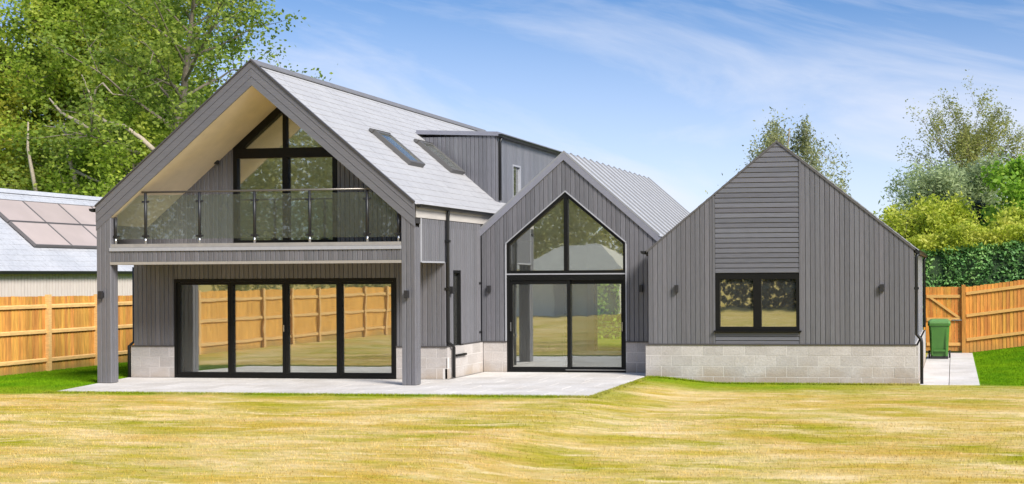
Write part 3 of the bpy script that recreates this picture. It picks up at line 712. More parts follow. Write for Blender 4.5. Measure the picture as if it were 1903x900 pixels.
# --- skylights
def skylight(y0, y1, x0, x1):
    d = Vector((x1 - x0, 0, mroof(x1) - mroof(x0))); L = d.length; d.normalize(); n = Vector((KM, 0, 1)).normalized()
    o = Vector((x0, 0, mroof(x0)))
    P = lambda l, y, h: o + d * l + n * h + Vector((0, y, 0))
    m = MB()
    for (l0, l1, a, b) in ((0, 0.07, y0, y1), (L - 0.07, L, y0, y1), (0.07, L - 0.07, y0, y0 + 0.06), (0.07, L - 0.07, y1 - 0.06, y1)):
        m.prism([P(l0, a, -0.03), P(l1, a, -0.03), P(l1, a, 0.085), P(l0, a, 0.085)], (0, b - a, 0))
    m.prism([P(-0.10, y0 - 0.03, 0.0), P(0.0, y0 - 0.03, 0.0), P(0.0, y0 - 0.03, 0.10), P(-0.10, y0 - 0.03, 0.05)], (0, y1 - y0 + 0.06, 0))
    s = m.build('skylight', mat('skylight_frame', (0.11, 0.105, 0.10), 0.5), house)
    MB().prism([P(0.07, y0 + 0.06, 0.01), P(L - 0.07, y0 + 0.06, 0.01), P(L - 0.07, y0 + 0.06, 0.025), P(0.07, y0 + 0.06, 0.025)], (0, y1 - y0 - 0.12, 0)).build('pale_backing', WHITE, s)  # white sheet added below the glass to make the pane look bright
    MB().prism([P(0.07, y0 + 0.06, 0.045), P(L - 0.07, y0 + 0.06, 0.045), P(L - 0.07, y0 + 0.06, 0.06), P(0.07, y0 + 0.06, 0.06)], (0, y1 - y0 - 0.12, 0)).build('pane', GLASS, s)
skylight(2.20, 2.92, -12.56, -11.72)
skylight(4.46, 5.20, -12.58, -11.74)

# --- middle wing
YMI = 3.40
MXC, MZR, MK, MX0, MX1 = -8.62, 4.88, 0.865, -10.56, -6.50
wi = front(YMI)
mg = gable(MXC, MZR - 0.02, MK)
PX0, PX1, PSH, PAP = -9.97, -7.215, 2.89, 4.035
kp = (PAP - PSH) / ((PX1 - PX0) / 2); pxc = (PX0 + PX1) / 2
ph = lambda x: PAP - kp * abs(x - pxc)
clad_wall('gable_wall', wi, MX0, MX1, mg, const(0.675), [(PX0, PX1, const(0.0), ph)], house, breaks=(MXC, pxc), label='boarded front of the narrow middle gable')
blocks('plinth', front(YMI - 0.03), MX0 + 0.04, PX0, 0.0, 0.67, house); blocks('plinth', front(YMI - 0.03), PX1, MX1 + 0.02, 0.0, 0.67, house, shift=0.2)
MB_bar(wi, MX0 + 0.04, PX0, 0.672, 0.70, -0.05, 0.05, 'drip_flashing'); MB_bar(wi, PX1, MX1, 0.672, 0.70, -0.05, 0.05, 'drip_flashing')
# pale reveal trim round the opening
mb = MB(); t = 0.03
bar(mb, wi, PX0 - t, PX0, 0.70, PSH, -0.02, 0.045); bar(mb, wi, PX1, PX1 + t, 0.70, PSH, -0.02, 0.045)
for a0, a1 in ((PX0 - t, pxc), (pxc, PX1 + t)):
    mb.prism([wi.P(a0, -0.02, ph(a0)), wi.P(a1, -0.02, ph(a1)), wi.P(a1, -0.02, ph(a1) + t), wi.P(a0, -0.02, ph(a0) + t)], wi.N * 0.065)
mb.build('reveal_trim', TRIML, house)
mb = MB()
bar(mb, wi, PX0, PX1, 2.13, 2.185, -0.09, 0.02); bar(mb, wi, PX0, PX1, 2.215, 2.28, -0.09, 0.02)
for a0, a1 in ((PX0, pxc), (pxc, PX1)): slopebar(mb, wi, a0, a1, lambda x: ph(x) - 0.001, 0.085, -0.09, 0.018)
bar(mb, wi, PX0, PX0 + 0.06, 2.28, PSH - 0.02, -0.09, 0.02); bar(mb, wi, PX1 - 0.06, PX1, 2.28, PSH - 0.02, -0.09, 0.02); bar(mb, wi, pxc - 0.045, pxc + 0.045, 2.28, PAP - 0.06, -0.09, 0.014)
gw = mb.build('gable_window', BLACK, house); gw['label'] = 'pentagonal black framed window in the middle gable'
m = MB(); bar(m, wi, PX0 + 0.002, PX1 - 0.002, 2.186, 2.214, -0.02, 0.028); m.build('transom_trim', TRIML, gw)
g2 = lambda x: ph(x) - 0.08
pane(wi, [(PX0 + 0.055, 2.275), (pxc - 0.04, 2.275), (pxc - 0.04, g2(pxc - 0.04)), (PX0 + 0.055, g2(PX0 + 0.055))], gw, -0.04)
pane(wi, [(pxc + 0.04, 2.275), (PX1 - 0.055, 2.275), (PX1 - 0.055, g2(PX1 - 0.055)), (pxc + 0.04, g2(pxc + 0.04))], gw, -0.04)
mb = MB()
bar(mb, wi, PX0, PX1, 0.003, 0.05, -0.09, 0.03); bar(mb, wi, PX0, PX1, 2.06, 2.128, -0.09, 0.025); bar(mb, wi, PX0, PX0 + 0.055, 0.05, 2.06, -0.09, 0.025); bar(mb, wi, PX1 - 0.055, PX1, 0.05, 2.06, -0.09, 0.025)
sl = mb.build('sliding_door', BLACK, house); sl['label'] = 'black framed two panel sliding glass door'
for a, b, n in ((PX0 + 0.056, -8.50, 0.006), (-8.66, PX1 - 0.056, -0.045)):
    m = MB(); z0, z1 = 0.052, 2.058
    bar(m, wi, a, b, z0, z0 + 0.065, n - 0.04, n); bar(m, wi, a, b, z1 - 0.085, z1, n - 0.04, n); bar(m, wi, a, a + 0.07, z0 + 0.065, z1 - 0.085, n - 0.04, n); bar(m, wi, b - 0.07, b, z0 + 0.065, z1 - 0.085, n - 0.04, n)
    m.build('door_leaf', BLACK, sl)
    pane(wi, [(a + 0.068, z0 + 0.063), (b - 0.068, z0 + 0.063), (b - 0.068, z1 - 0.083), (a + 0.068, z1 - 0.083)], sl, n - 0.015, m=GLASS if a < -9 else GLASSC)
m = MB(); bar(m, wi, PX0 + 0.085, PX0 + 0.10, 0.92, 1.12, 0.006, 0.04); m.build('handle', STEEL, sl)
m = MB(); bar(m, wi, PX1 - 0.10, PX1 - 0.085, 0.92, 1.12, -0.045, 0.0); m.build('handle', STEEL, sl)
m = MB(); bar(m, wi, -8.6, PX1 - 0.01, 0.05, 0.062, 0.0, 0.045); m.build('sill', STEEL, sl)
# middle roof: zinc with standing seams
MYB = 10.95
mb = MB()
for s in (-1, 1):
    xe = MXC + s * 2.16
    f = lambda x: MZR + 0.02 - MK * abs(x - MXC)
    mb.prism([(MXC, YMI - 0.06, MZR + 0.02), (xe, YMI - 0.06, f(xe)), (xe, YMI - 0.06, f(xe) - 0.15), (MXC, YMI - 0.06, MZR - 0.13)], (0, MYB - YMI + 0.06, 0))
mr_ = mb.build('seam_roof', ZINCT, house); mr_['label'] = 'standing seam zinc roof of the middle gable'
ns = 15
for s in (-1, 1):
    xe = MXC + s * 2.18
    f = lambda x, h: MZR + 0.02 + h - MK * abs(x - MXC)
    for i in range(ns):
        y0 = YMI - 0.02 + (MYB - YMI + 0.02) * i / ns; y1 = YMI - 0.02 + (MYB - YMI + 0.02) * (i + 1) / ns
        MB().prism([(MXC, y0 + 0.014, f(MXC, 0.018)), (xe, y0 + 0.014, f(xe, 0.018)), (xe, y0 + 0.014, f(xe, 0.004)), (MXC, y0 + 0.014, f(MXC, 0.004))], (0, y1 - y0 - 0.028, 0)).build('roof_panel', ZINC, mr_)
    for i in range(ns + 1):
        y0 = YMI - 0.02 + (MYB - YMI + 0.02) * i / ns
        MB().prism([(MXC, y0 - 0.012, f(MXC, 0.062)), (xe, y0 - 0.012, f(xe, 0.062)), (xe, y0 - 0.012, f(xe, 0.006)), (MXC, y0 - 0.012, f(MXC, 0.006))], (0, 0.024, 0)).build('seam', ZSEAM_SHADE, mr_)
gutter(MXC - 2.16, YMI - 0.06, MYB, MZR - MK * 2.16 - 0.04, s=-1)
pipe([(-10.72, 3.30, 2.93), (-10.66, 3.30, 2.80), (-10.62, 3.30, 2.72), (-10.62, 3.30, 0.02)], 0.042, clips=((-10.62, 3.32, 2.0), (-10.62, 3.32, 0.9)))
MB().box(-10.80, -10.66, 3.22, 3.36, 2.86, 3.02).build('hopper', PIPE, house)

# --- right wing
YR = 2.50
RXC, RZR, RX0, RX1, RZE = -3.675, 4.985, -6.475, -0.815, 2.71
RKL = (RZR - RZE) / (RXC - RX0); RKR = (RZR - RZE) / (RX1 - RXC)
rg = lambda x: RZR - 0.02 - (RKL * (RXC - x) if x < RXC else RKR * (x - RXC))
wr = front(YR)
HP0, HP1 = -5.04, -3.19
clad_wall('gable_wall', wr, RX0, HP0, rg, const(0.675), [], house, label='vertical boarded left part of the right gable')
clad_wall('gable_wall', wr, HP1, RX1, rg, const(0.675), [], house, label='vertical boarded right part of the right gable')
# horizontal boards round the window
WX0, WX1, WZ0, WZ1 = -5.005, -3.20, 0.985, 2.175
mb = MB()
for (s0, s1, b0, b1, t0, t1) in pieces(HP0, HP1, 50, rg, const(0.675), [(WX0, WX1, const(WZ0), const(WZ1))], (RXC,)):
    mb.prism([wr.P(s0, -0.004, b0), wr.P(s1, -0.004, b1), wr.P(s1, -0.004, t1), wr.P(s0, -0.004, t0)], wr.N * -0.18)
hp = mb.build('gable_wall', BACK, house); hp['label'] = 'horizontal boarded strip above and below the window'
def hboards(z0, z1):
    n = round((z1 - z0) / 0.1055); st = (z1 - z0) / n
    for i in range(n):
        a, b = z0 + i * st + 0.005, z0 + (i + 1) * st - 0.005
        def rngx(z):
            l = max(HP0 + 0.03, RXC - (RZR - 0.02 - z) / RKL); r = min(HP1 - 0.03, RXC + (RZR - 0.02 - z) / RKR); return l, r
        la, ra = rngx(a); lb, rb = rngx(b)
        if rb - lb < 0.02: lb = rb = RXC
        prof = [(a, 0), (a, 0.020), (a + 0.006, 0.027), (b - 0.004, 0.019), (b, 0.012), (b, 0)]
        fl = lambda z: la + (lb - la) * (z - a) / (b - a); fr = lambda z: ra + (rb - ra) * (z - a) / (b - a)
        m = MB(); L0 = [wr.P(fl(z), n_, z) for z, n_ in prof]; R0 = [wr.P(fr(z), n_, z) for z, n_ in prof]; k = 6
        m.add(L0 + R0, [(i_, i_ + k, (i_ + 1) % k + k, (i_ + 1) % k) for i_ in range(k)] + [tuple(range(k)), tuple(range(2 * k - 1, k - 1, -1))])
        m.build('board', CLADH, hp)
hboards(0.68, WZ0 - 0.04); hboards(WZ1 + 0.02, RZR - 0.03)
for x in (HP0, HP1):
    m = MB(); bar(m, wr, x - 0.022, x + 0.022, 0.675, rg(x) - 0.02, 0.0, 0.034); m.build('vertical_trim', CLAD, hp)
MB_bar(wr, RX0 - 0.03, RX1 + 0.05, 0.672, 0.702, -0.05, 0.055, 'drip_flashing')
blocks('plinth', front(YR - 0.035), RX0 - 0.055, RX1 + 0.075, -0.20, 0.67, house, shift=0.1)
blocks('plinth', sidep(RX1 + 0.075), YR + 0.06, 9.4, -0.20, 0.67, house)
# window
mb = MB(); w = wr
bar(mb, w, WX0, WX1, WZ1 - 0.11, WZ1, -0.09, 0.02); bar(mb, w, WX0, WX1, WZ0, WZ0 + 0.075, -0.09, 0.02)
bar(mb, w, WX0, WX0 + 0.085, WZ0 + 0.075, WZ1 - 0.11, -0.09, 0.02); bar(mb, w, WX1 - 0.085, WX1, WZ0 + 0.075, WZ1 - 0.11, -0.09, 0.02)
bar(mb, w, -4.20, -4.03, WZ0 + 0.075, WZ1 - 0.11, -0.09, 0.02)
bar(mb, w, WX0 - 0.03, WX1 + 0.03, WZ0 - 0.035, WZ0 - 0.002, -0.03, 0.10)
rw = mb.build('casement_window', BLACK, house); rw['label'] = 'black two light casement window in the right gable'
pane(w, [(WX0 + 0.08, WZ0 + 0.07), (-4.195, WZ0 + 0.07), (-4.195, WZ1 - 0.105), (WX0 + 0.08, WZ1 - 0.105)], rw, -0.03); pane(w, [(-4.035, WZ0 + 0.07), (WX1 - 0.08, WZ0 + 0.07), (WX1 - 0.08, WZ1 - 0.105), (-4.035, WZ1 - 0.105)], rw, -0.03)
# right roof and verge
mb = MB()
RYB = 9.5
for s, k, xe in ((-1, RKL, RX0 - 0.05), (1, RKR, RX1 + 0.05)):
    f = lambda x: RZR - k * abs(x - RXC)
    mb.prism([(RXC, YR + 0.02, RZR), (xe, YR + 0.02, f(xe)), (xe, YR + 0.02, f(xe) - 0.10), (RXC, YR + 0.02, RZR - 0.10)], (0, RYB - YR, 0))
rr = mb.build('roof', BACK, house); rr['label'] = 'slate roof of the right wing'
slates(rr, YR - 0.02, RYB, RXC, RZR + 0.005, RX0 - 0.09, RZR + 0.005 - RKL * (RXC - RX0 + 0.09)); slates(rr, YR - 0.02, RYB, RXC, RZR + 0.005, RX1 + 0.09, RZR + 0.005 - RKR * (RX1 + 0.09 - RXC))
for s, k, xe in ((-1, RKL, RX0 - 0.03), (1, RKR, RX1 + 0.03)):
    f = lambda x: RZR + 0.005 - k * abs(x - RXC)
    MB().prism([(RXC, YR - 0.045, RZR + 0.005), (xe, YR - 0.045, f(xe)), (xe, YR - 0.045, f(xe) - 0.045), (RXC, YR - 0.045, RZR - 0.04)], (0, 0.07, 0)).build('verge_trim', mat('verge_grey', (0.10, 0.095, 0.095), 0.5), rr)
ws2 = sidep(RX1 - 0.02)
clad_wall('side_wall', ws2, YR + 0.03, 9.4, const(2.66), const(0.675), [(4.2, 5.0, const(0.9), const(2.2))], house, back_th=0.14)
mb = MB(); bar(mb, ws2, 4.2, 5.0, 0.9, 0.96, -0.08, 0.03); bar(mb, ws2, 4.2, 5.0, 2.14, 2.2, -0.08, 0.03); bar(mb, ws2, 4.2, 4.26, 0.96, 2.14, -0.08, 0.03); bar(mb, ws2, 4.94, 5.0, 0.96, 2.14, -0.08, 0.03)
sw2 = mb.build('side_window', BLACK, house); pane(ws2, [(4.25, 0.95), (4.95, 0.95), (4.95, 2.15), (4.25, 2.15)], sw2, -0.03)
MB().box(RX0 + 0.01, RX0 + 0.15, YR + 0.2, RYB - 0.1, -0.1, 2.64).build('side_wall', CLAD, house)
MB().prism([(RX0, RYB - 0.1, -0.1), (RX1, RYB - 0.1, -0.1), (RX1, RYB - 0.1, 2.6), (RXC, RYB - 0.1, 4.86), (RX0, RYB - 0.1, 2.6)], (0, -0.1, 0)).build('rear_wall', CLAD, house)
gutter(RX1 + 0.03, YR - 0.03, RYB, RZE - 0.06); gutter(RX0 - 0.05, YR - 0.03, YMI - 0.1, RZE - 0.03, s=-1)
pipe([(RX1 + 0.09, YR + 0.02, 2.60), (RX1 + 0.05, YR + 0.02, 2.50), (RX1 + 0.05, YR + 0.02, 0.90), (RX1 + 0.14, YR + 0.02, 0.80), (RX1 + 0.15, YR + 0.02, 0.74), (RX1 + 0.15, YR + 0.02, -0.13)], 0.036, clips=((RX1 + 0.05, YR + 0.03, 1.86),))
pipe([(RX1 + 0.09, 9.3, 2.60), (RX1 + 0.05, 9.3, 2.50), (RX1 + 0.05, 9.3, 0.75)], 0.036)

# --- wall lights (up and down cylinders)
LAMPM = mat('lamp_grey', (0.022, 0.021, 0.022), 0.5)
def wall_light(w, a, z, n0=0.024):
    m = MB(); bar(m, w, a - 0.025, a + 0.025, z - 0.05, z + 0.05, n0 - 0.02, n0 + 0.012)
    l = m.build('wall_light', BLACK, house)
    m = MB(); bar(m, w, a - 0.036, a + 0.036, z - 0.078, z + 0.078, n0 + 0.012, n0 + 0.085)
    m.build('lamp_body', LAMPM, l)
wall_light(front(0.0), -17.36, 1.82, 0.0); wall_light(front(0.0), -10.735, 1.81, 0.0)
wall_light(front(YM), -15.70, 4.68); wall_light(wi, -10.37, 1.87); wall_light(wi, -6.85, 1.87)
wall_light(wr, -5.845, 1.87); wall_light(wr, -1.475, 1.87); wall_light(sidep(HX1), 1.66, 1.87, 0.0)

# --- rooms behind the glass
def room(x0, x1, y0, y1, z0, z1, hole=None, ceil=True, back=CREAM, wallm=CREAM):
    MB().box(x0, x1, y0, y1, z0 - 0.05, z0 + 0.004).build('interior_floor', INTFLOOR, house)
    m = MB(); m.box(x0 - 0.1, x0, y0, y1, z0, z1); m.box(x1, x1 + 0.1, y0, y1, z0, z1)
    if hole:
        a, b, c, d = hole
        m.box(x0, a, y1, y1 + 0.15, z0, z1); m.box(b, x1, y1, y1 + 0.15, z0, z1); m.box(a, b, y1, y1 + 0.15, d, z1)
        if c > z0 + 0.01: m.box(a, b, y1, y1 + 0.15, z0, c)
    else: m.box(x0, x1, y1, y1 + 0.15, z0, z1)
    if ceil: m.box(x0 - 0.1, x1 + 0.1, y0, y1 + 0.15, z1, z1 + 0.08)
    m.build('interior_wall', wallm, house)
room(-17.30, -10.90, 1.66, 7.0, 0.0, 2.43)
MB().box(-17.2, -10.9, 1.60, 6.6, 2.80, 2.865).build('interior_floor', INTFLOOR, house)
m = MB(); sf = lambda x: sof(x) - 0.05
m.prism([(-17.2, 6.5, 2.865), (-10.88, 6.5, 2.865), (-10.88, 6.5, sf(-10.88)), (HXC, 6.5, sf(HXC)), (-17.2, 6.5, sf(-17.2))], (0, 0.1, 0))
for e in (-17.2, -10.88): m.prism([(HXC, 1.62, sf(HXC)), (e, 1.62, sf(e)), (e, 1.62, sf(e) + 0.03), (HXC, 1.62, sf(HXC) + 0.03)], (0, 4.9, 0))
m.build('interior_wall', CREAM, house)
room(-10.38, -6.72, 3.60, 10.75, 0.0, 3.0, hole=(-10.14, -9.20, 0.0, 2.1), ceil=False)
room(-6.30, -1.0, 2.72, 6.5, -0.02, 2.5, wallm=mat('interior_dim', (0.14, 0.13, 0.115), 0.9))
mb = MB(); mb.box(-10.16, -10.08, 10.68, 10.75, 0.0, 2.1); mb.box(-9.27, -9.19, 10.68, 10.75, 0.0, 2.1); mb.box(-10.08, -9.27, 10.68, 10.75, 2.02, 2.1); mb.build('rear_door_frame', BLACK, house)
MB().prism([(MX0, MYB - 0.05, 2.2), (MX1, MYB - 0.05, 2.2), (MX1, MYB - 0.05, 2.95), (MXC, MYB - 0.05, 4.75), (MX0, MYB - 0.05, 2.95)], (0, -0.1, 0)).build('rear_wall', CLAD, house)
MB().box(MX0 - 0.02, MX0 + 0.06, YMI + 0.2, MYB - 0.1, 0.0, 2.95).build('side_wall', CLAD, house); MB().box(MX1 - 0.08, MX1, YMI + 0.2, MYB - 0.1, 0.0, 2.95).build('side_wall', CLAD, house)
settle(house)

# ------------------------------------------------------------------ timber fences
def plain_mesh(name, mb, m):
    me = bpy.data.meshes.new(name); me.from_pydata(mb.v, [], mb.f); me.materials.append(m); return me
def inst(me, name, loc, parent, rot=0.0, sc=(1, 1, 1)):
    o = bpy.data.objects.new(name, me); COL.objects.link(o); o.parent = parent; o.location = loc; o.rotation_euler = (0, 0, rot); o.scale = sc; return o
# left boundary fence along Y at x = -21.5, boards on the far side, rails towards the lawn
fl = empty('timber_fence', (-21.5, 4.5, 0), 'weathered gold close board fence in front of the neighbouring barn', 'fence')
FX = -21.5
bm_ = plain_mesh('fence_board', MB().prism([(0.0, 0.003, 0), (0.004, 0.107, 0), (0.016, 0.107, 0), (0.024, 0.003, 0)], (0, 0, 1)), FENCE)
top = lambda y: 1.755 - 0.012 * (y - 2)
bot = lambda y: -0.12
def loc(o, w): o.location = Vector(w)
y = 1.2; i = 0
while y < 13.0:
    o = inst(bm_, 'board', (FX - 0.045, y, bot(y)), fl, sc=(1, 1, top(y) - bot(y) + random.uniform(-0.006, 0.006))); y += 0.105
P = []
def boxfaces(x0, x1, y0, y1, z0, z1):
    c = [(x0, y0, z0), (x1, y0, z0), (x1, y1, z0), (x0, y1, z0), (x0, y0, z1), (x1, y0, z1), (x1, y1, z1), (x0, y1, z1)]
    return [[c[i] for i in f] for f in ((3, 2, 1, 0), (4, 5, 6, 7), (0, 1, 5, 4), (1, 2, 6, 5), (2, 3, 7, 6), (3, 0, 4, 7))]
y = -21.0
while y < 1.15: P += boxfaces(FX - 0.045, FX - 0.025 + random.uniform(0, 0.004), y + 0.002, y + 0.101, -0.12, 1.755 + random.uniform(-0.01, 0.01)); y += 0.105
o = quads_mesh('board_run', np.array(P), FENCE, fl); o['kind'] = 'stuff'
posts = [3.56 + 1.66 * k for k in range(-2, 6)]
pm = plain_mesh('fence_post', MB().box(-0.05, 0.05, -0.05, 0.05, 0, 1), FRAIL)
for yp in posts: inst(pm, 'post', (FX + 0.012, yp, -0.15), fl, sc=(1, 1, top(yp) + 0.19))
for z in (0.22, 0.90, 1.50):
    for ya, yb in zip(posts[:-1], posts[1:]):
        m = MB().prism([(FX - 0.018, ya + 0.052, z - 0.045), (FX + 0.022, ya + 0.052, z - 0.045), (FX + 0.022, ya + 0.052, z + 0.02), (FX - 0.018, ya + 0.052, z + 0.045)], (0, yb - ya - 0.104, 0)); m.build('rail', FRAIL, fl)
P = []
for k in range(-15, -2):
    yp = 3.56 + 1.66 * k; P += boxfaces(FX - 0.038, FX + 0.062, yp - 0.05, yp + 0.05, -0.15, 1.80)
for z in (0.22, 0.90, 1.50): P += boxfaces(FX - 0.018, FX + 0.022, 3.56 - 1.66 * 15, 3.56 - 1.66 * 2 - 0.052, z - 0.045, z + 0.045)
o = quads_mesh('rail_run', np.array(P), FRAIL, fl); o['kind'] = 'stuff'
settle(fl)
# right boundary fence, facing the garden, on rising ground
GYY = 12.46
fr = empty('timber_fence', (0.4, GYY, 0), 'orange close board fence stepping up the bank beside the gate', 'fence')
rz = lambda x: -0.14 + max(0, x - 0.3) * 0.128
bm2 = plain_mesh('fence_board', MB().prism([(0.003, 0, 0), (0.107, 0, 0), (0.107, -0.010, 0), (0.003, -0.020, 0)], (0, 0, 1)), GATEW)
x = 0.34
while x < 7.5:
    inst(bm2, 'board', (x, GYY + 0.06, rz(x)), fr, sc=(1, 1, 1.90 + random.uniform(-0.008, 0.008))); x += 0.105
for z in (0.38, 1.07, 1.71):
    for xa, xb in ((0.36, 2.55), (2.66, 4.9), (5.0, 7.5)):
        MB().prism([(xa, GYY + 0.036, rz(xa) + z - 0.04), (xb, GYY + 0.036, rz(xb) + z - 0.04), (xb, GYY + 0.036, rz(xb) + z + 0.045), (xa, GYY + 0.036, rz(xa) + z + 0.045)], (0, -0.045, 0)).build('rail', GRAIL, fr)
pm2 = plain_mesh('fence_post', MB().box(-0.055, 0.055, -0.055, 0.055, 0, 1), GATEW)
for xp in (0.285, 2.605, 4.95): inst(pm2, 'post', (xp, GYY, rz(xp) - 0.05), fr, sc=(1, 1, 2.02))
settle(fr)
# gate
gt = empty('timber_gate', (-0.3, GYY, -0.12), 'orange boarded garden gate with diagonal brace behind the green bin', 'gate')
bm3 = plain_mesh('gate_board', MB().box(0.003, 0.100, 0.0, 0.018, 0, 1), GATEW)
for k in range(10): inst(bm3, 'board', (-0.80 + k * 0.103, GYY + 0.03, -0.08), gt, sc=(1, 1, 1.85 + random.uniform(-0.004, 0.004)))
for z in (0.12, 0.84, 1.50): MB().box(-0.78, 0.21, GYY - 0.012, GYY + 0.028, z - 0.045, z + 0.045).build('rail', GRAIL, gt)
MB().prism([(-0.70, GYY + 0.026, 1.455), (-0.60, GYY + 0.026, 1.455), (0.20, GYY + 0.026, 0.89), (0.08, GYY + 0.026, 0.89)], (0, -0.036, 0)).build('brace', GRAIL, gt)
MB().box(-0.05, 0.30, GYY - 0.03, GYY - 0.014, 0.80, 0.83).build('latch', STEEL, gt)
MB().box(-0.86, -0.815, GYY - 0.03, GYY + 0.06, -0.13, 1.82).build('gate_post', GATEW, gt)
settle(gt)

# ------------------------------------------------------------------ wheelie bin
bn = empty('wheelie_bin', (-0.39, 10.1, -0.125), 'green two wheeled refuse bin standing in front of the gate', 'bin')
def frustum(cx_, y0, y1, z0, z1, w0, w1, d0, d1, mb=None):
    mb = mb or MB(); yc = (y0 + y1) / 2
    def ring(w, d, z):
        b = 0.05; return [(cx_ - w / 2 + b, yc - d / 2, z), (cx_ + w / 2 - b, yc - d / 2, z), (cx_ + w / 2, yc - d / 2 + b, z), (cx_ + w / 2, yc + d / 2 - b, z), (cx_ + w / 2 - b, yc + d / 2, z), (cx_ - w / 2 + b, yc + d / 2, z), (cx_ - w / 2, yc + d / 2 - b, z), (cx_ - w / 2, yc - d / 2 + b, z)]
    lo, hi = ring(w0, d0, z0), ring(w1, d1, z1)
    mb.add(lo + hi, [(i, (i + 1) % 8, (i + 1) % 8 + 8, i + 8) for i in range(8)] + [tuple(range(7, -1, -1)), tuple(range(8, 16))]); return mb
bc = -0.39; gz = -0.122
frustum(bc, 9.80, 10.45, gz + 0.06, gz + 0.90, 0.46, 0.555, 0.52, 0.66).build('body', BIN, bn)
m = frustum(bc, 9.78, 10.47, gz + 0.885, gz + 0.945, 0.60, 0.61, 0.70, 0.71); m.build('rim', BIN, bn)
m = frustum(bc, 9.77, 10.48, gz + 0.948, gz + 1.00, 0.605, 0.585, 0.72, 0.70); frustum(bc, 9.85, 10.45, gz + 1.00, gz + 1.055, 0.585, 0.44, 0.70, 0.46, m); m.build('lid', BINLID, bn)
MB().tube([(bc - 0.24, 10.52, gz + 1.0), (bc + 0.24, 10.52, gz + 1.0)], 0.018, 8).build('handle', BIN, bn, True)
m = MB(); m.box(bc - 0.16, bc + 0.16, 9.795, 9.86, gz + 0.20, gz + 0.25); m.box(bc - 0.20, bc - 0.17, 9.80, 9.90, gz + 0.1, gz + 0.86); m.box(bc + 0.17, bc + 0.20, 9.80, 9.90, gz + 0.1, gz + 0.86); m.build('front_ribs', BIN, bn)
MB().box(bc - 0.235, bc + 0.235, 9.85, 10.35, gz + 0.003, gz + 0.07).build('base', RUBBER, bn)
for s in (-1, 1):
    wl = MB().tube([(bc + s * 0.25, 10.33, gz + 0.10), (bc + s * 0.30, 10.33, gz + 0.10)], 0.10, 16).build('wheel', RUBBER, bn, True)
MB().tube([(bc - 0.28, 10.33, gz + 0.10), (bc + 0.28, 10.33, gz + 0.10)], 0.012, 8).build('axle', STEELD, bn)
settle(bn)

# ------------------------------------------------------------------ neighbouring barn with solar panels
nb = empty('neighbour_barn', (-29, 12, 0), 'low pinkish barn with pale slate roof and solar panels behind the fence', 'building')
NX0, NX1, NXC, NZE, NZR, NY0, NY1 = -32, -26, -29, 2.42, 4.90, -2.0, 34.0
MB().box(NX1 - 0.25, NX1 - 0.12, NY0 + 0.1, NY1 - 0.1, -0.2, 2.35).build('wall', NWALL, nb); MB().box(NX0 + 0.42, NX0 + 0.55, NY0 + 0.1, NY1 - 0.1, -0.2, 2.35).build('wall', NWALL, nb)
for yy in (NY0 + 0.1, NY1 - 0.25): MB().prism([(NX0 + 0.42, yy, -0.2), (NX1 - 0.12, yy, -0.2), (NX1 - 0.12, yy, 2.28), (NXC, yy, NZR - 0.12), (NX0 + 0.42, yy, 2.5)], (0, 0.15, 0)).build('wall', NWALL, nb)
P = []; y = NY0 + 0.1
while y < NY1 - 0.2:
    if not (14.0 < y < 15.5): P += boxfaces(NX1 - 0.12, NX1 - 0.095, y + 0.008, y + 0.112, 0.3, 2.34)
    y += 0.12
o = quads_mesh('wall_boards', np.array(P), NWALL, nb); o['kind'] = 'stuff'
P = []
for k in range(9): P += boxfaces(NX1 - 0.12, NX1 - 0.09, 14.02, 15.46, 1.32 + k * 0.115, 1.32 + k * 0.115 + 0.105)
quads_mesh('infill_boards', np.array(P), NWALL, nb)
MB().box(NX1 - 0.13, NX1 - 0.085, 14.05, 15.44, 0.5, 1.30).build('window', BLACK, nb)
mb = MB()
for s in (-1, 1):
    xe = NXC + s * 3.0
    mb.prism([(NXC, NY0, NZR - 0.03), (xe, NY0, NZE - 0.03), (xe, NY0, NZE - 0.12), (NXC, NY0, NZR - 0.14)], (0, NY1 - NY0, 0))
nr_ = mb.build('roof', BACK, nb)
NSL = mat('slate_neighbour', (0.44, 0.445, 0.465), 0.45, var=0.10, bscale=12, col2=(0.50, 0.50, 0.515), cscale=1.2)
slates(nr_, NY0, NY1, NXC, NZR - 0.025, NX1 + 0.05, NZE - 0.025 - 0.04, 0.33, 0.25, m=NSL); slates(nr_, NY0, NY1, NXC, NZR - 0.025, NX0 - 0.05, NZE - 0.065, 0.5, 0.4, m=NSL)
MB().prism([(NXC - 0.15, NY0, NZR - 0.10), (NXC, NY0, NZR + 0.04), (NXC + 0.15, NY0, NZR - 0.10)], (0, NY1 - NY0, 0)).build('ridge', NSL, nr_)
m = MB(); m.prism([(NX1 + 0.0, NY0, NZE - 0.04), (NX1 + 0.13, NY0, NZE - 0.05), (NX1 + 0.12, NY0, NZE - 0.13), (NX1 + 0.0, NY0, NZE - 0.14)], (0, NY1 - NY0, 0)); m.build('gutter', PIPE, nb)
nd = Vector((3.0, 0, NZE - NZR)).normalized(); nn_ = Vector((-nd.z, 0, nd.x)); o0 = Vector((NXC, 0, NZR))
def on_roof(l, y, h): p = o0 + nd * l + nn_ * h; return Vector((p.x, y, p.z))
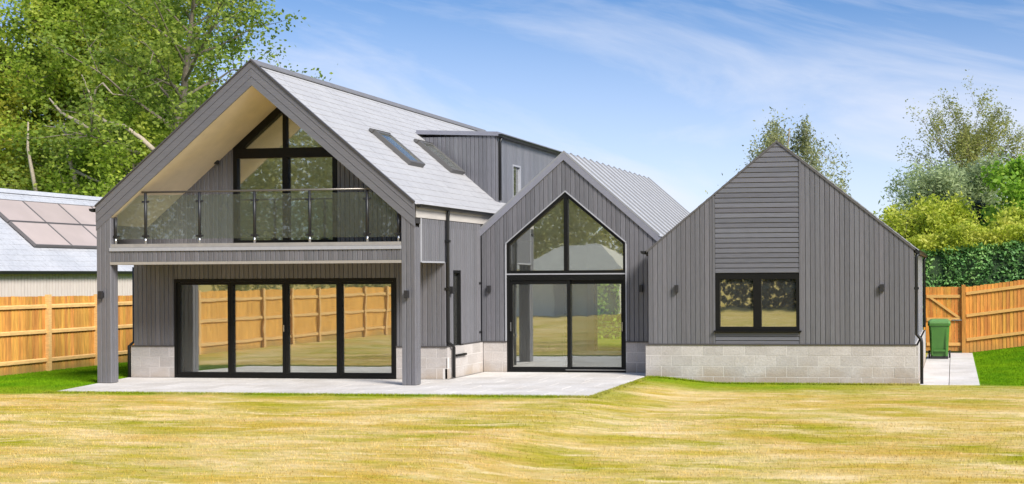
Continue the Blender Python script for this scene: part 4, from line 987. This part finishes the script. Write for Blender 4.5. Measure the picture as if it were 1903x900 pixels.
for r, (l0, l1) in enumerate(((0.66, 1.74), (1.765, 2.87))):
    for k in range(7):
        y0 = 9.50 + k * 1.49 + 0.006; y1 = y0 + 1.478
        m = MB()
        for (a, b, c, d) in ((l0, l0 + 0.03, y0, y1), (l1 - 0.03, l1, y0, y1), (l0 + 0.03, l1 - 0.03, y0, y0 + 0.03), (l0 + 0.03, l1 - 0.03, y1 - 0.03, y1)):
            m.prism([on_roof(a, c, 0.02), on_roof(b, c, 0.02), on_roof(b, c, 0.11), on_roof(a, c, 0.11)], (0, d - c, 0))
        pf = m.build('solar_panel', SFRAME, nb)
        MB().prism([on_roof(l0 + 0.02, y0 + 0.02, 0.085), on_roof(l1 - 0.02, y0 + 0.02, 0.085), on_roof(l1 - 0.02, y0 + 0.02, 0.104), on_roof(l0 + 0.02, y0 + 0.02, 0.104)], (0, y1 - y0 - 0.04, 0)).build('panel_glass', PANEL, pf)
MB().prism([on_roof(0.85, 13.95, 0.01), on_roof(1.05, 13.95, 0.01), on_roof(1.05, 13.95, 0.13), on_roof(0.85, 13.95, 0.13)], (0, 0.0001 + 0.6, 0)).build('roof_vent', PFRAME, nb)
settle(nb)

# ------------------------------------------------------------------ vegetation
def leaves(pts, size, aspect=0.5, droop=0.0, upbias=0.35):
    """one folded-diamond leaf per point, randomly turned"""
    n = len(pts)
    d = rng.normal(size=(n, 3)); d[:, 2] = d[:, 2] * 0.7 - droop; d /= np.linalg.norm(d, axis=1)[:, None]
    r = rng.normal(size=(n, 3)); r[:, 2] *= 0.5
    s = np.cross(d, r); s /= np.linalg.norm(s, axis=1)[:, None] + 1e-9
    L = size * rng.uniform(0.6, 1.35, n)[:, None]; Wd = L * aspect
    nrm = np.cross(d, s)
    b = pts - d * L * 0.5; t = pts + d * L * 0.5
    l = pts - s * Wd * 0.5 + nrm * Wd * 0.15; rr_ = pts + s * Wd * 0.5 + nrm * Wd * 0.15
    return np.stack([b, l, t, rr_], 1)

def grow(base, height, crown_r, crown_z0, n_limb, n_sub, lean=(0, 0), trunk_r=0.22, up=0.5, droop=0.0, flat=1.0, seed=0, wob=0.25, top_limb=1.0):
    """skeleton: trunk, limbs, sub limbs -> (polylines, radii), twig points"""
    g = np.random.default_rng(seed)
    polys = []; twigs = []
    base = np.array(base, float)
    k = 9
    tp = [base]
    for i in range(1, k + 1):
        f = i / k
        tp.append(base + np.array([lean[0] * f * f + g.normal(0, wob * 0.35), lean[1] * f * f + g.normal(0, wob * 0.35), height * 0.92 * f]))
    tp = np.array(tp); polys.append((tp, [trunk_r * (1.25 if i == 0 else 1) * (1 - 0.85 * i / k) + 0.012 for i in range(k + 1)]))
    def at(f):
        x = f * k; i = min(int(x), k - 1); return tp[i] + (tp[i + 1] - tp[i]) * (x - i)
    for j in range(n_limb):
        f = crown_z0 + (0.97 - crown_z0) * ((j + g.uniform(0, 1)) / n_limb) ** 0.85
        a = j * 2.399 + g.uniform(-0.5, 0.5)
        q = (f - crown_z0) / (1 - crown_z0)
        env = crown_r * (0.45 + 0.55 * math.sin(math.pi * min(1, 0.22 + 0.75 * q))) * (1.0 if q < 0.8 else 0.75) * g.uniform(0.7, 1.1)
        dirv = np.array([math.cos(a), math.sin(a), up * (0.35 + 0.9 * q) * g.uniform(0.6, 1.3)])
        p0 = at(f); pts = [p0]; m = 6
        for i in range(1, m + 1):
            t = i / m
            p = p0 + dirv * env * t * flat + g.normal(0, wob * 0.5 * t, 3) + np.array([0, 0, -droop * env * t * t * 0.6])
            pts.append(p)
        pts = np.array(pts); r0 = trunk_r * (1 - 0.8 * f) * 0.5
        polys.append((pts, [max(0.008, r0 * (1 - 0.85 * i / m)) for i in range(m + 1)]))
        for s_ in range(n_sub):
            t = g.uniform(0.25, 1.0); x = t * m; i = min(int(x), m - 1); q0 = pts[i] + (pts[i + 1] - pts[i]) * (x - i)
            d2 = dirv / np.linalg.norm(dirv) * 0.6 + g.normal(0, 0.75, 3); d2[2] += up * 0.35 - droop * 1.4
            d2 /= np.linalg.norm(d2); ln = env * g.uniform(0.25, 0.5)
            pp = [q0 + d2 * ln * u + g.normal(0, wob * 0.15, 3) * u - np.array([0, 0, droop * ln * u * u * 0.8]) for u in (0, 0.35, 0.7, 1.0)]
            polys.append((np.array(pp), [max(0.006, r0 * 0.3), max(0.005, r0 * 0.2), 0.006, 0.004]))
            twigs.append(np.array(pp))
    return polys, twigs

def tree(name, label, group, base, height, crown_r, z0, n_limb, n_sub, per, size, leafm, barkm=BARK, scatter=0.32, aspect=0.5, cat='tree', extra=None, droop=0.0, vert=1.0, **kw):
    polys, twigs = grow(base, height, crown_r, z0, n_limb, n_sub, droop=droop, **kw)
    root = empty(name, base, label, cat, group)
    mb = MB()
    for pts, rad in polys: mb.tube(pts, rad, 6 if rad[0] > 0.03 else 4, caps=False)
    mb.build('trunk', barkm, root, True)
    g = np.random.default_rng(kw.get('seed', 0) + 99)
    pts = []
    for tw in twigs:
        u = g.uniform(0.15, 1.08, per); x = np.clip(u * 3, 0, 2.999); i = x.astype(int); f = (x - i)[:, None]
        p = tw[i] + (tw[i + 1] - tw[i]) * f
        pts.append(p + g.normal(0, 1, (per, 3)) * np.array([scatter, scatter, scatter * vert]))
    pts = np.concatenate(pts)
    quads_mesh('crown', leaves(pts, size, aspect, droop), leafm, root)
    if extra: extra(root)
    settle(root)
    return root
WOOD = 'trees of the wood behind the barn'
# left wood
def nearer(mb, k):
    mb.v = [(x * k, (y + 22.773) * k - 22.773, 2.18 + (z - 2.18) * k) for x, y, z in mb.v]   # the limbs hang out in front of the crowns
def dead1(root):
    mb = MB()
    mb.tube([(-39.89, 28, 6.0), (-40.0, 27.9, 6.9), (-40.45, 28.1, 7.8), (-40.3, 28, 8.6), (-40.6, 28, 9.3)], [0.11, 0.10, 0.085, 0.06, 0.03], 6)
    mb.tube([(-38.3, 28.3, 6.35), (-39.2, 28, 6.7), (-40.0, 27.9, 7.1)], [0.03, 0.06, 0.09], 6); mb.tube([(-40.3, 28, 8.6), (-40.9, 28.2, 9.1), (-41.6, 28, 9.2)], [0.05, 0.04, 0.02], 5)
    mb.tube([(-41.9, 28, 5.5), (-42.2, 28, 7.0), (-42.6, 28.2, 8.2), (-42.4, 28, 9.4)], [0.10, 0.085, 0.06, 0.03], 6)
    nearer(mb, 0.94)
    mb.build('dead_limb', BARKP, root, True)
def dead2(root):
    mb = MB()
    mb.tube([(-38.2, 27.6, 8.3), (-38.66, 27.5, 8.85), (-39.5, 27.4, 9.3), (-40.3, 27.5, 9.7), (-41.0, 27.6, 10.4)], [0.13, 0.12, 0.10, 0.07, 0.03], 6)
    mb.tube([(-35.6, 27.3, 7.9), (-36.1, 27.2, 8.4), (-37.0, 27.2, 9.0), (-37.9, 27.3, 9.2), (-38.65, 27.4, 9.6), (-38.75, 27.4, 10.4), (-39.2, 27.4, 11.4)], [0.12, 0.11, 0.10, 0.09, 0.075, 0.05, 0.02], 6)
    mb.tube([(-38.7, 27.4, 9.7), (-38.35, 27.2, 10.7), (-38.0, 27.2, 10.95), (-37.6, 27.3, 10.45), (-36.6, 27.3, 10.35)], [0.06, 0.055, 0.05, 0.04, 0.02], 5)
    nearer(mb, 0.94)
    mb.build('dead_limb', BARKP, root, True)
tree('oak_tree', 'yellow green tree at the far left edge behind the barn roof', WOOD, (-45.6, 31, -0.3), 14.4, 4.2, 0.30, 34, 9, 140, 0.19, LEAF_Y, seed=1, trunk_r=0.26, extra=dead1, aspect=0.62)
tree('oak_tree', 'tall bright green tree with bare pale twisted limbs', WOOD, (-41.2, 30, -0.3), 17.3, 4.6, 0.34, 38, 10, 140, 0.19, LEAF_A, seed=2, trunk_r=0.32, extra=dead2, aspect=0.62)
tree('oak_tree', 'bright green tree rising between the pale limbs and the open crowned oak', WOOD, (-40.2, 33, -0.3), 18.0, 4.2, 0.33, 36, 9, 135, 0.19, LEAF_A, seed=3, trunk_r=0.28, aspect=0.62)
tree('oak_tree', 'open crowned oak with dark forking branches above the left gable', WOOD, (-34.4, 26.5, -0.3), 16.6, 5.0, 0.40, 26, 9, 64, 0.19, LEAF_D, seed=4, trunk_r=0.34, lean=(1.5, 0), up=0.75, scatter=0.30, aspect=0.62)
tree('young_tree', 'slim understorey tree above the left end of the barn ridge', WOOD, (-42.0, 27.5, -0.3), 9.6, 2.7, 0.45, 18, 7, 70, 0.18, LEAF_Y, seed=5, trunk_r=0.12, aspect=0.6)
tree('young_tree', 'leafy understorey tree above the middle of the barn ridge', WOOD, (-39.0, 26.5, -0.3), 9.0, 2.8, 0.42, 18, 7, 70, 0.18, LEAF_D, seed=6, trunk_r=0.12, aspect=0.6)
tree('young_tree', 'leafy understorey tree touching the left rake of the main gable', WOOD, (-35.4, 25.5, -0.3), 9.8, 3.0, 0.38, 20, 8, 84, 0.18, LEAF_A, seed=8, trunk_r=0.13, aspect=0.6)
tree('young_tree', 'background tree filling the gap between the wood\'s tall trunks', WOOD, (-44.0, 38, -0.3), 13.5, 4.6, 0.2, 26, 8, 110, 0.19, LEAF_D, seed=9, trunk_r=0.2, aspect=0.6)
# trees to the right
BACKG = 'trees behind the right gable and hedge'
tree('birch_tree', 'weeping birch showing above the peak of the right gable', BACKG, (-6.1, 22, -0.3), 8.6, 2.3, 0.38, 28, 9, 80, 0.12, LEAF_BI, BARKP, seed=11, trunk_r=0.10, droop=0.75, up=0.55, scatter=0.09, vert=4.0, aspect=0.42)
tree('poplar_tree', 'tall thin leaved tree rising above all others at right', BACKG, (1.3, 45, -0.3), 10.2, 3.6, 0.36, 40, 10, 70, 0.14, LEAF_PO, seed=12, trunk_r=0.26, up=1.2, scatter=0.17, vert=1.6, aspect=0.45)
tree('willow_tree', 'soft grey green willow behind the golden shrub', BACKG, (-0.1, 27, -0.3), 6.2, 2.6, 0.26, 34, 11, 100, 0.20, LEAF_W, seed=13, trunk_r=0.14, up=0.8, scatter=0.20, vert=1.4, aspect=0.28)
tree('conifer_tree', 'dark narrow conifer between willow and lime green tree', BACKG, (1.25, 24.5, -0.3), 5.6, 0.75, 0.12, 34, 6, 44, 0.14, LEAF_K, seed=14, trunk_r=0.10, up=0.5, scatter=0.10, aspect=0.3)
tree('lime_green_tree', 'fresh lime green tree at the right edge', BACKG, (3.3, 23, -0.3), 6.9, 2.1, 0.28, 28, 9, 66, 0.20, LEAF_F, seed=15, trunk_r=0.14, aspect=0.6, scatter=0.22)
tree('golden_shrub', 'rounded yellow green shrub beside the slope of the right gable', BACKG, (-0.75, 19.5, -0.2), 4.75, 2.0, 0.16, 30, 10, 90, 0.15, LEAF_G, seed=16, trunk_r=0.08, cat='shrub', aspect=0.55, scatter=0.20)
tree('golden_shrub', 'bright yellow bush above the hedge at the right edge', BACKG, (2.3, 16.9, 0.0), 4.0, 1.7, 0.16, 28, 10, 84, 0.14, LEAF_G, seed=17, trunk_r=0.07, cat='shrub', aspect=0.55, scatter=0.18)

def hedge(name, label, x0, x1, y0, y1, z0, z1, n, size, leafm, slope=0.0, rough=0.08, aspect=0.5, topm=None, ntop=0, cat='hedge'):
    root = empty(name, ((x0 + x1) / 2, (y0 + y1) / 2, z0), label, cat)
    f = lambda x: z1 + slope * (x - x0)
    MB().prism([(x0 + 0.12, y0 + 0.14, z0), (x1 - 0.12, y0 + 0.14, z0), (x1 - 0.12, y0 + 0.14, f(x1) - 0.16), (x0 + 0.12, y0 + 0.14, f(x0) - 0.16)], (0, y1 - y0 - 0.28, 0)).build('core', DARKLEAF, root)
    x = rng.uniform(x0, x1, n); zt = f(x); u = rng.uniform(0, 1, n)
    fz_ = u < 0.72
    y = np.where(fz_, y0 + np.abs(rng.normal(0, 0.07, n)), rng.uniform(y0, y1, n)); z = np.where(fz_, z0 + (zt - z0) * rng.uniform(0, 1, n), zt - np.abs(rng.normal(0, 0.06, n)))
    bul = rough * (np.sin(x * 3.1) * np.cos(z * 2.7) + np.sin(x * 7.3 + 2) * 0.5)
    p = np.stack([x + rng.normal(0, 0.03, n), y - bul, z + rng.normal(0, 0.03, n)], -1)
    # short ends
    m = n // 8; xe = rng.choice([x0, x1], m) + rng.normal(0, 0.05, m); ye = rng.uniform(y0, y1, m); ze = z0 + (f(xe) - z0) * rng.uniform(0, 1, m)
    p = np.concatenate([p, np.stack([xe, ye, ze], -1)])
    quads_mesh('foliage', leaves(p, size, aspect), leafm, root)
    if topm:
        x = rng.uniform(x0, x1, ntop); bump_ = 0.55 + 0.16 * np.sin(x * 1.7 + 1) + 0.10 * np.sin(x * 4.3)
        y = rng.uniform(y0 - 0.05, y1, ntop); z = f(x) + rng.uniform(-0.10, 1, ntop) * bump_
        quads_mesh('new_growth', leaves(np.stack([x, y, z], -1), size, aspect), topm, root)
    settle(root); return root
hedge('laurel_hedge', 'dark glossy clipped hedge behind the gate and orange fence', -2.4, 8.0, 14.3, 15.4, -0.1, 2.68, 19000, 0.13, LEAF_L, slope=0.10, topm=LEAF_G, ntop=11000, rough=0.10)
hedge('garden_hedge', 'green hedge seen through the sliding door and rear opening', -15.0, -9.5, 17.5, 18.6, -0.1, 2.9, 7000, 0.16, LEAF_F, rough=0.12)

# ------------------------------------------------------------------ what the glass reflects: the far end of the garden
g = np.random.default_rng(5)
def far_trees(name, label, xs, yc, h0, h1, n, size, leafm, low=0.5):
    rows = []
    for i, cx_ in enumerate(xs):
        cx_ += g.uniform(-1.5, 1.5); cy_ = yc + g.uniform(-4, 4); h = g.uniform(h0, h1); r = g.uniform(3.0, 4.6)
        d = g.normal(size=(n, 3)); d /= np.linalg.norm(d, axis=1)[:, None]; rad = g.uniform(0.1, 1.0, n)[:, None] ** 0.5
        q = d * rad * np.array([r, r, h * 0.5]) * (1 + 0.10 * np.sin(d[:, :1] * 7 + i) * np.cos(d[:, 2:] * 6))
        rows.append(q + np.array([cx_, cy_, h * low]))
    tag(quads_mesh(name, leaves(np.concatenate(rows), size, 0.8), leafm), label, 'trees', kind='stuff')
far_trees('far_wood', 'pale distant trees mirrored in the upper gable glazing', [-80 + 3.9 * i for i in range(17)], -54, 17, 23, 12000, 0.25, LEAF_FAR, 0.44)
far_trees('far_copse', 'dark trees at the lawn end mirrored in the right gable window', [-13 + 3.4 * i for i in range(16)], -52, 12, 17, 4500, 0.4, LEAF_K, 0.28)
fh = empty('garden_house', (-21.2, -38, 0), 'pale hipped roof outbuilding mirrored faintly in the middle gable glazing', 'building')
MB().box(-24.2, -18.2, -41, -35, -0.2, 2.5).build('wall', mat('render_pale', (0.78, 0.74, 0.66), 0.9, var=0.05, bscale=4), fh)
m = MB(); m.add([(-24.5, -41.3, 2.45), (-17.9, -41.3, 2.45), (-17.9, -34.7, 2.45), (-24.5, -34.7, 2.45), (-22.2, -38, 3.9), (-20.2, -38, 3.9)], [(3, 2, 1, 0), (0, 1, 5, 4), (1, 2, 5), (2, 3, 4, 5), (3, 0, 4)]); m.build('roof', mat('felt_roof', (0.47, 0.445, 0.37), 0.9, var=0.1, bscale=3), fh)
MB().box(-21.9, -20.9, -35.02, -34.95, 0.0, 2.05).build('door', FASCIA, fh)
settle(fh)
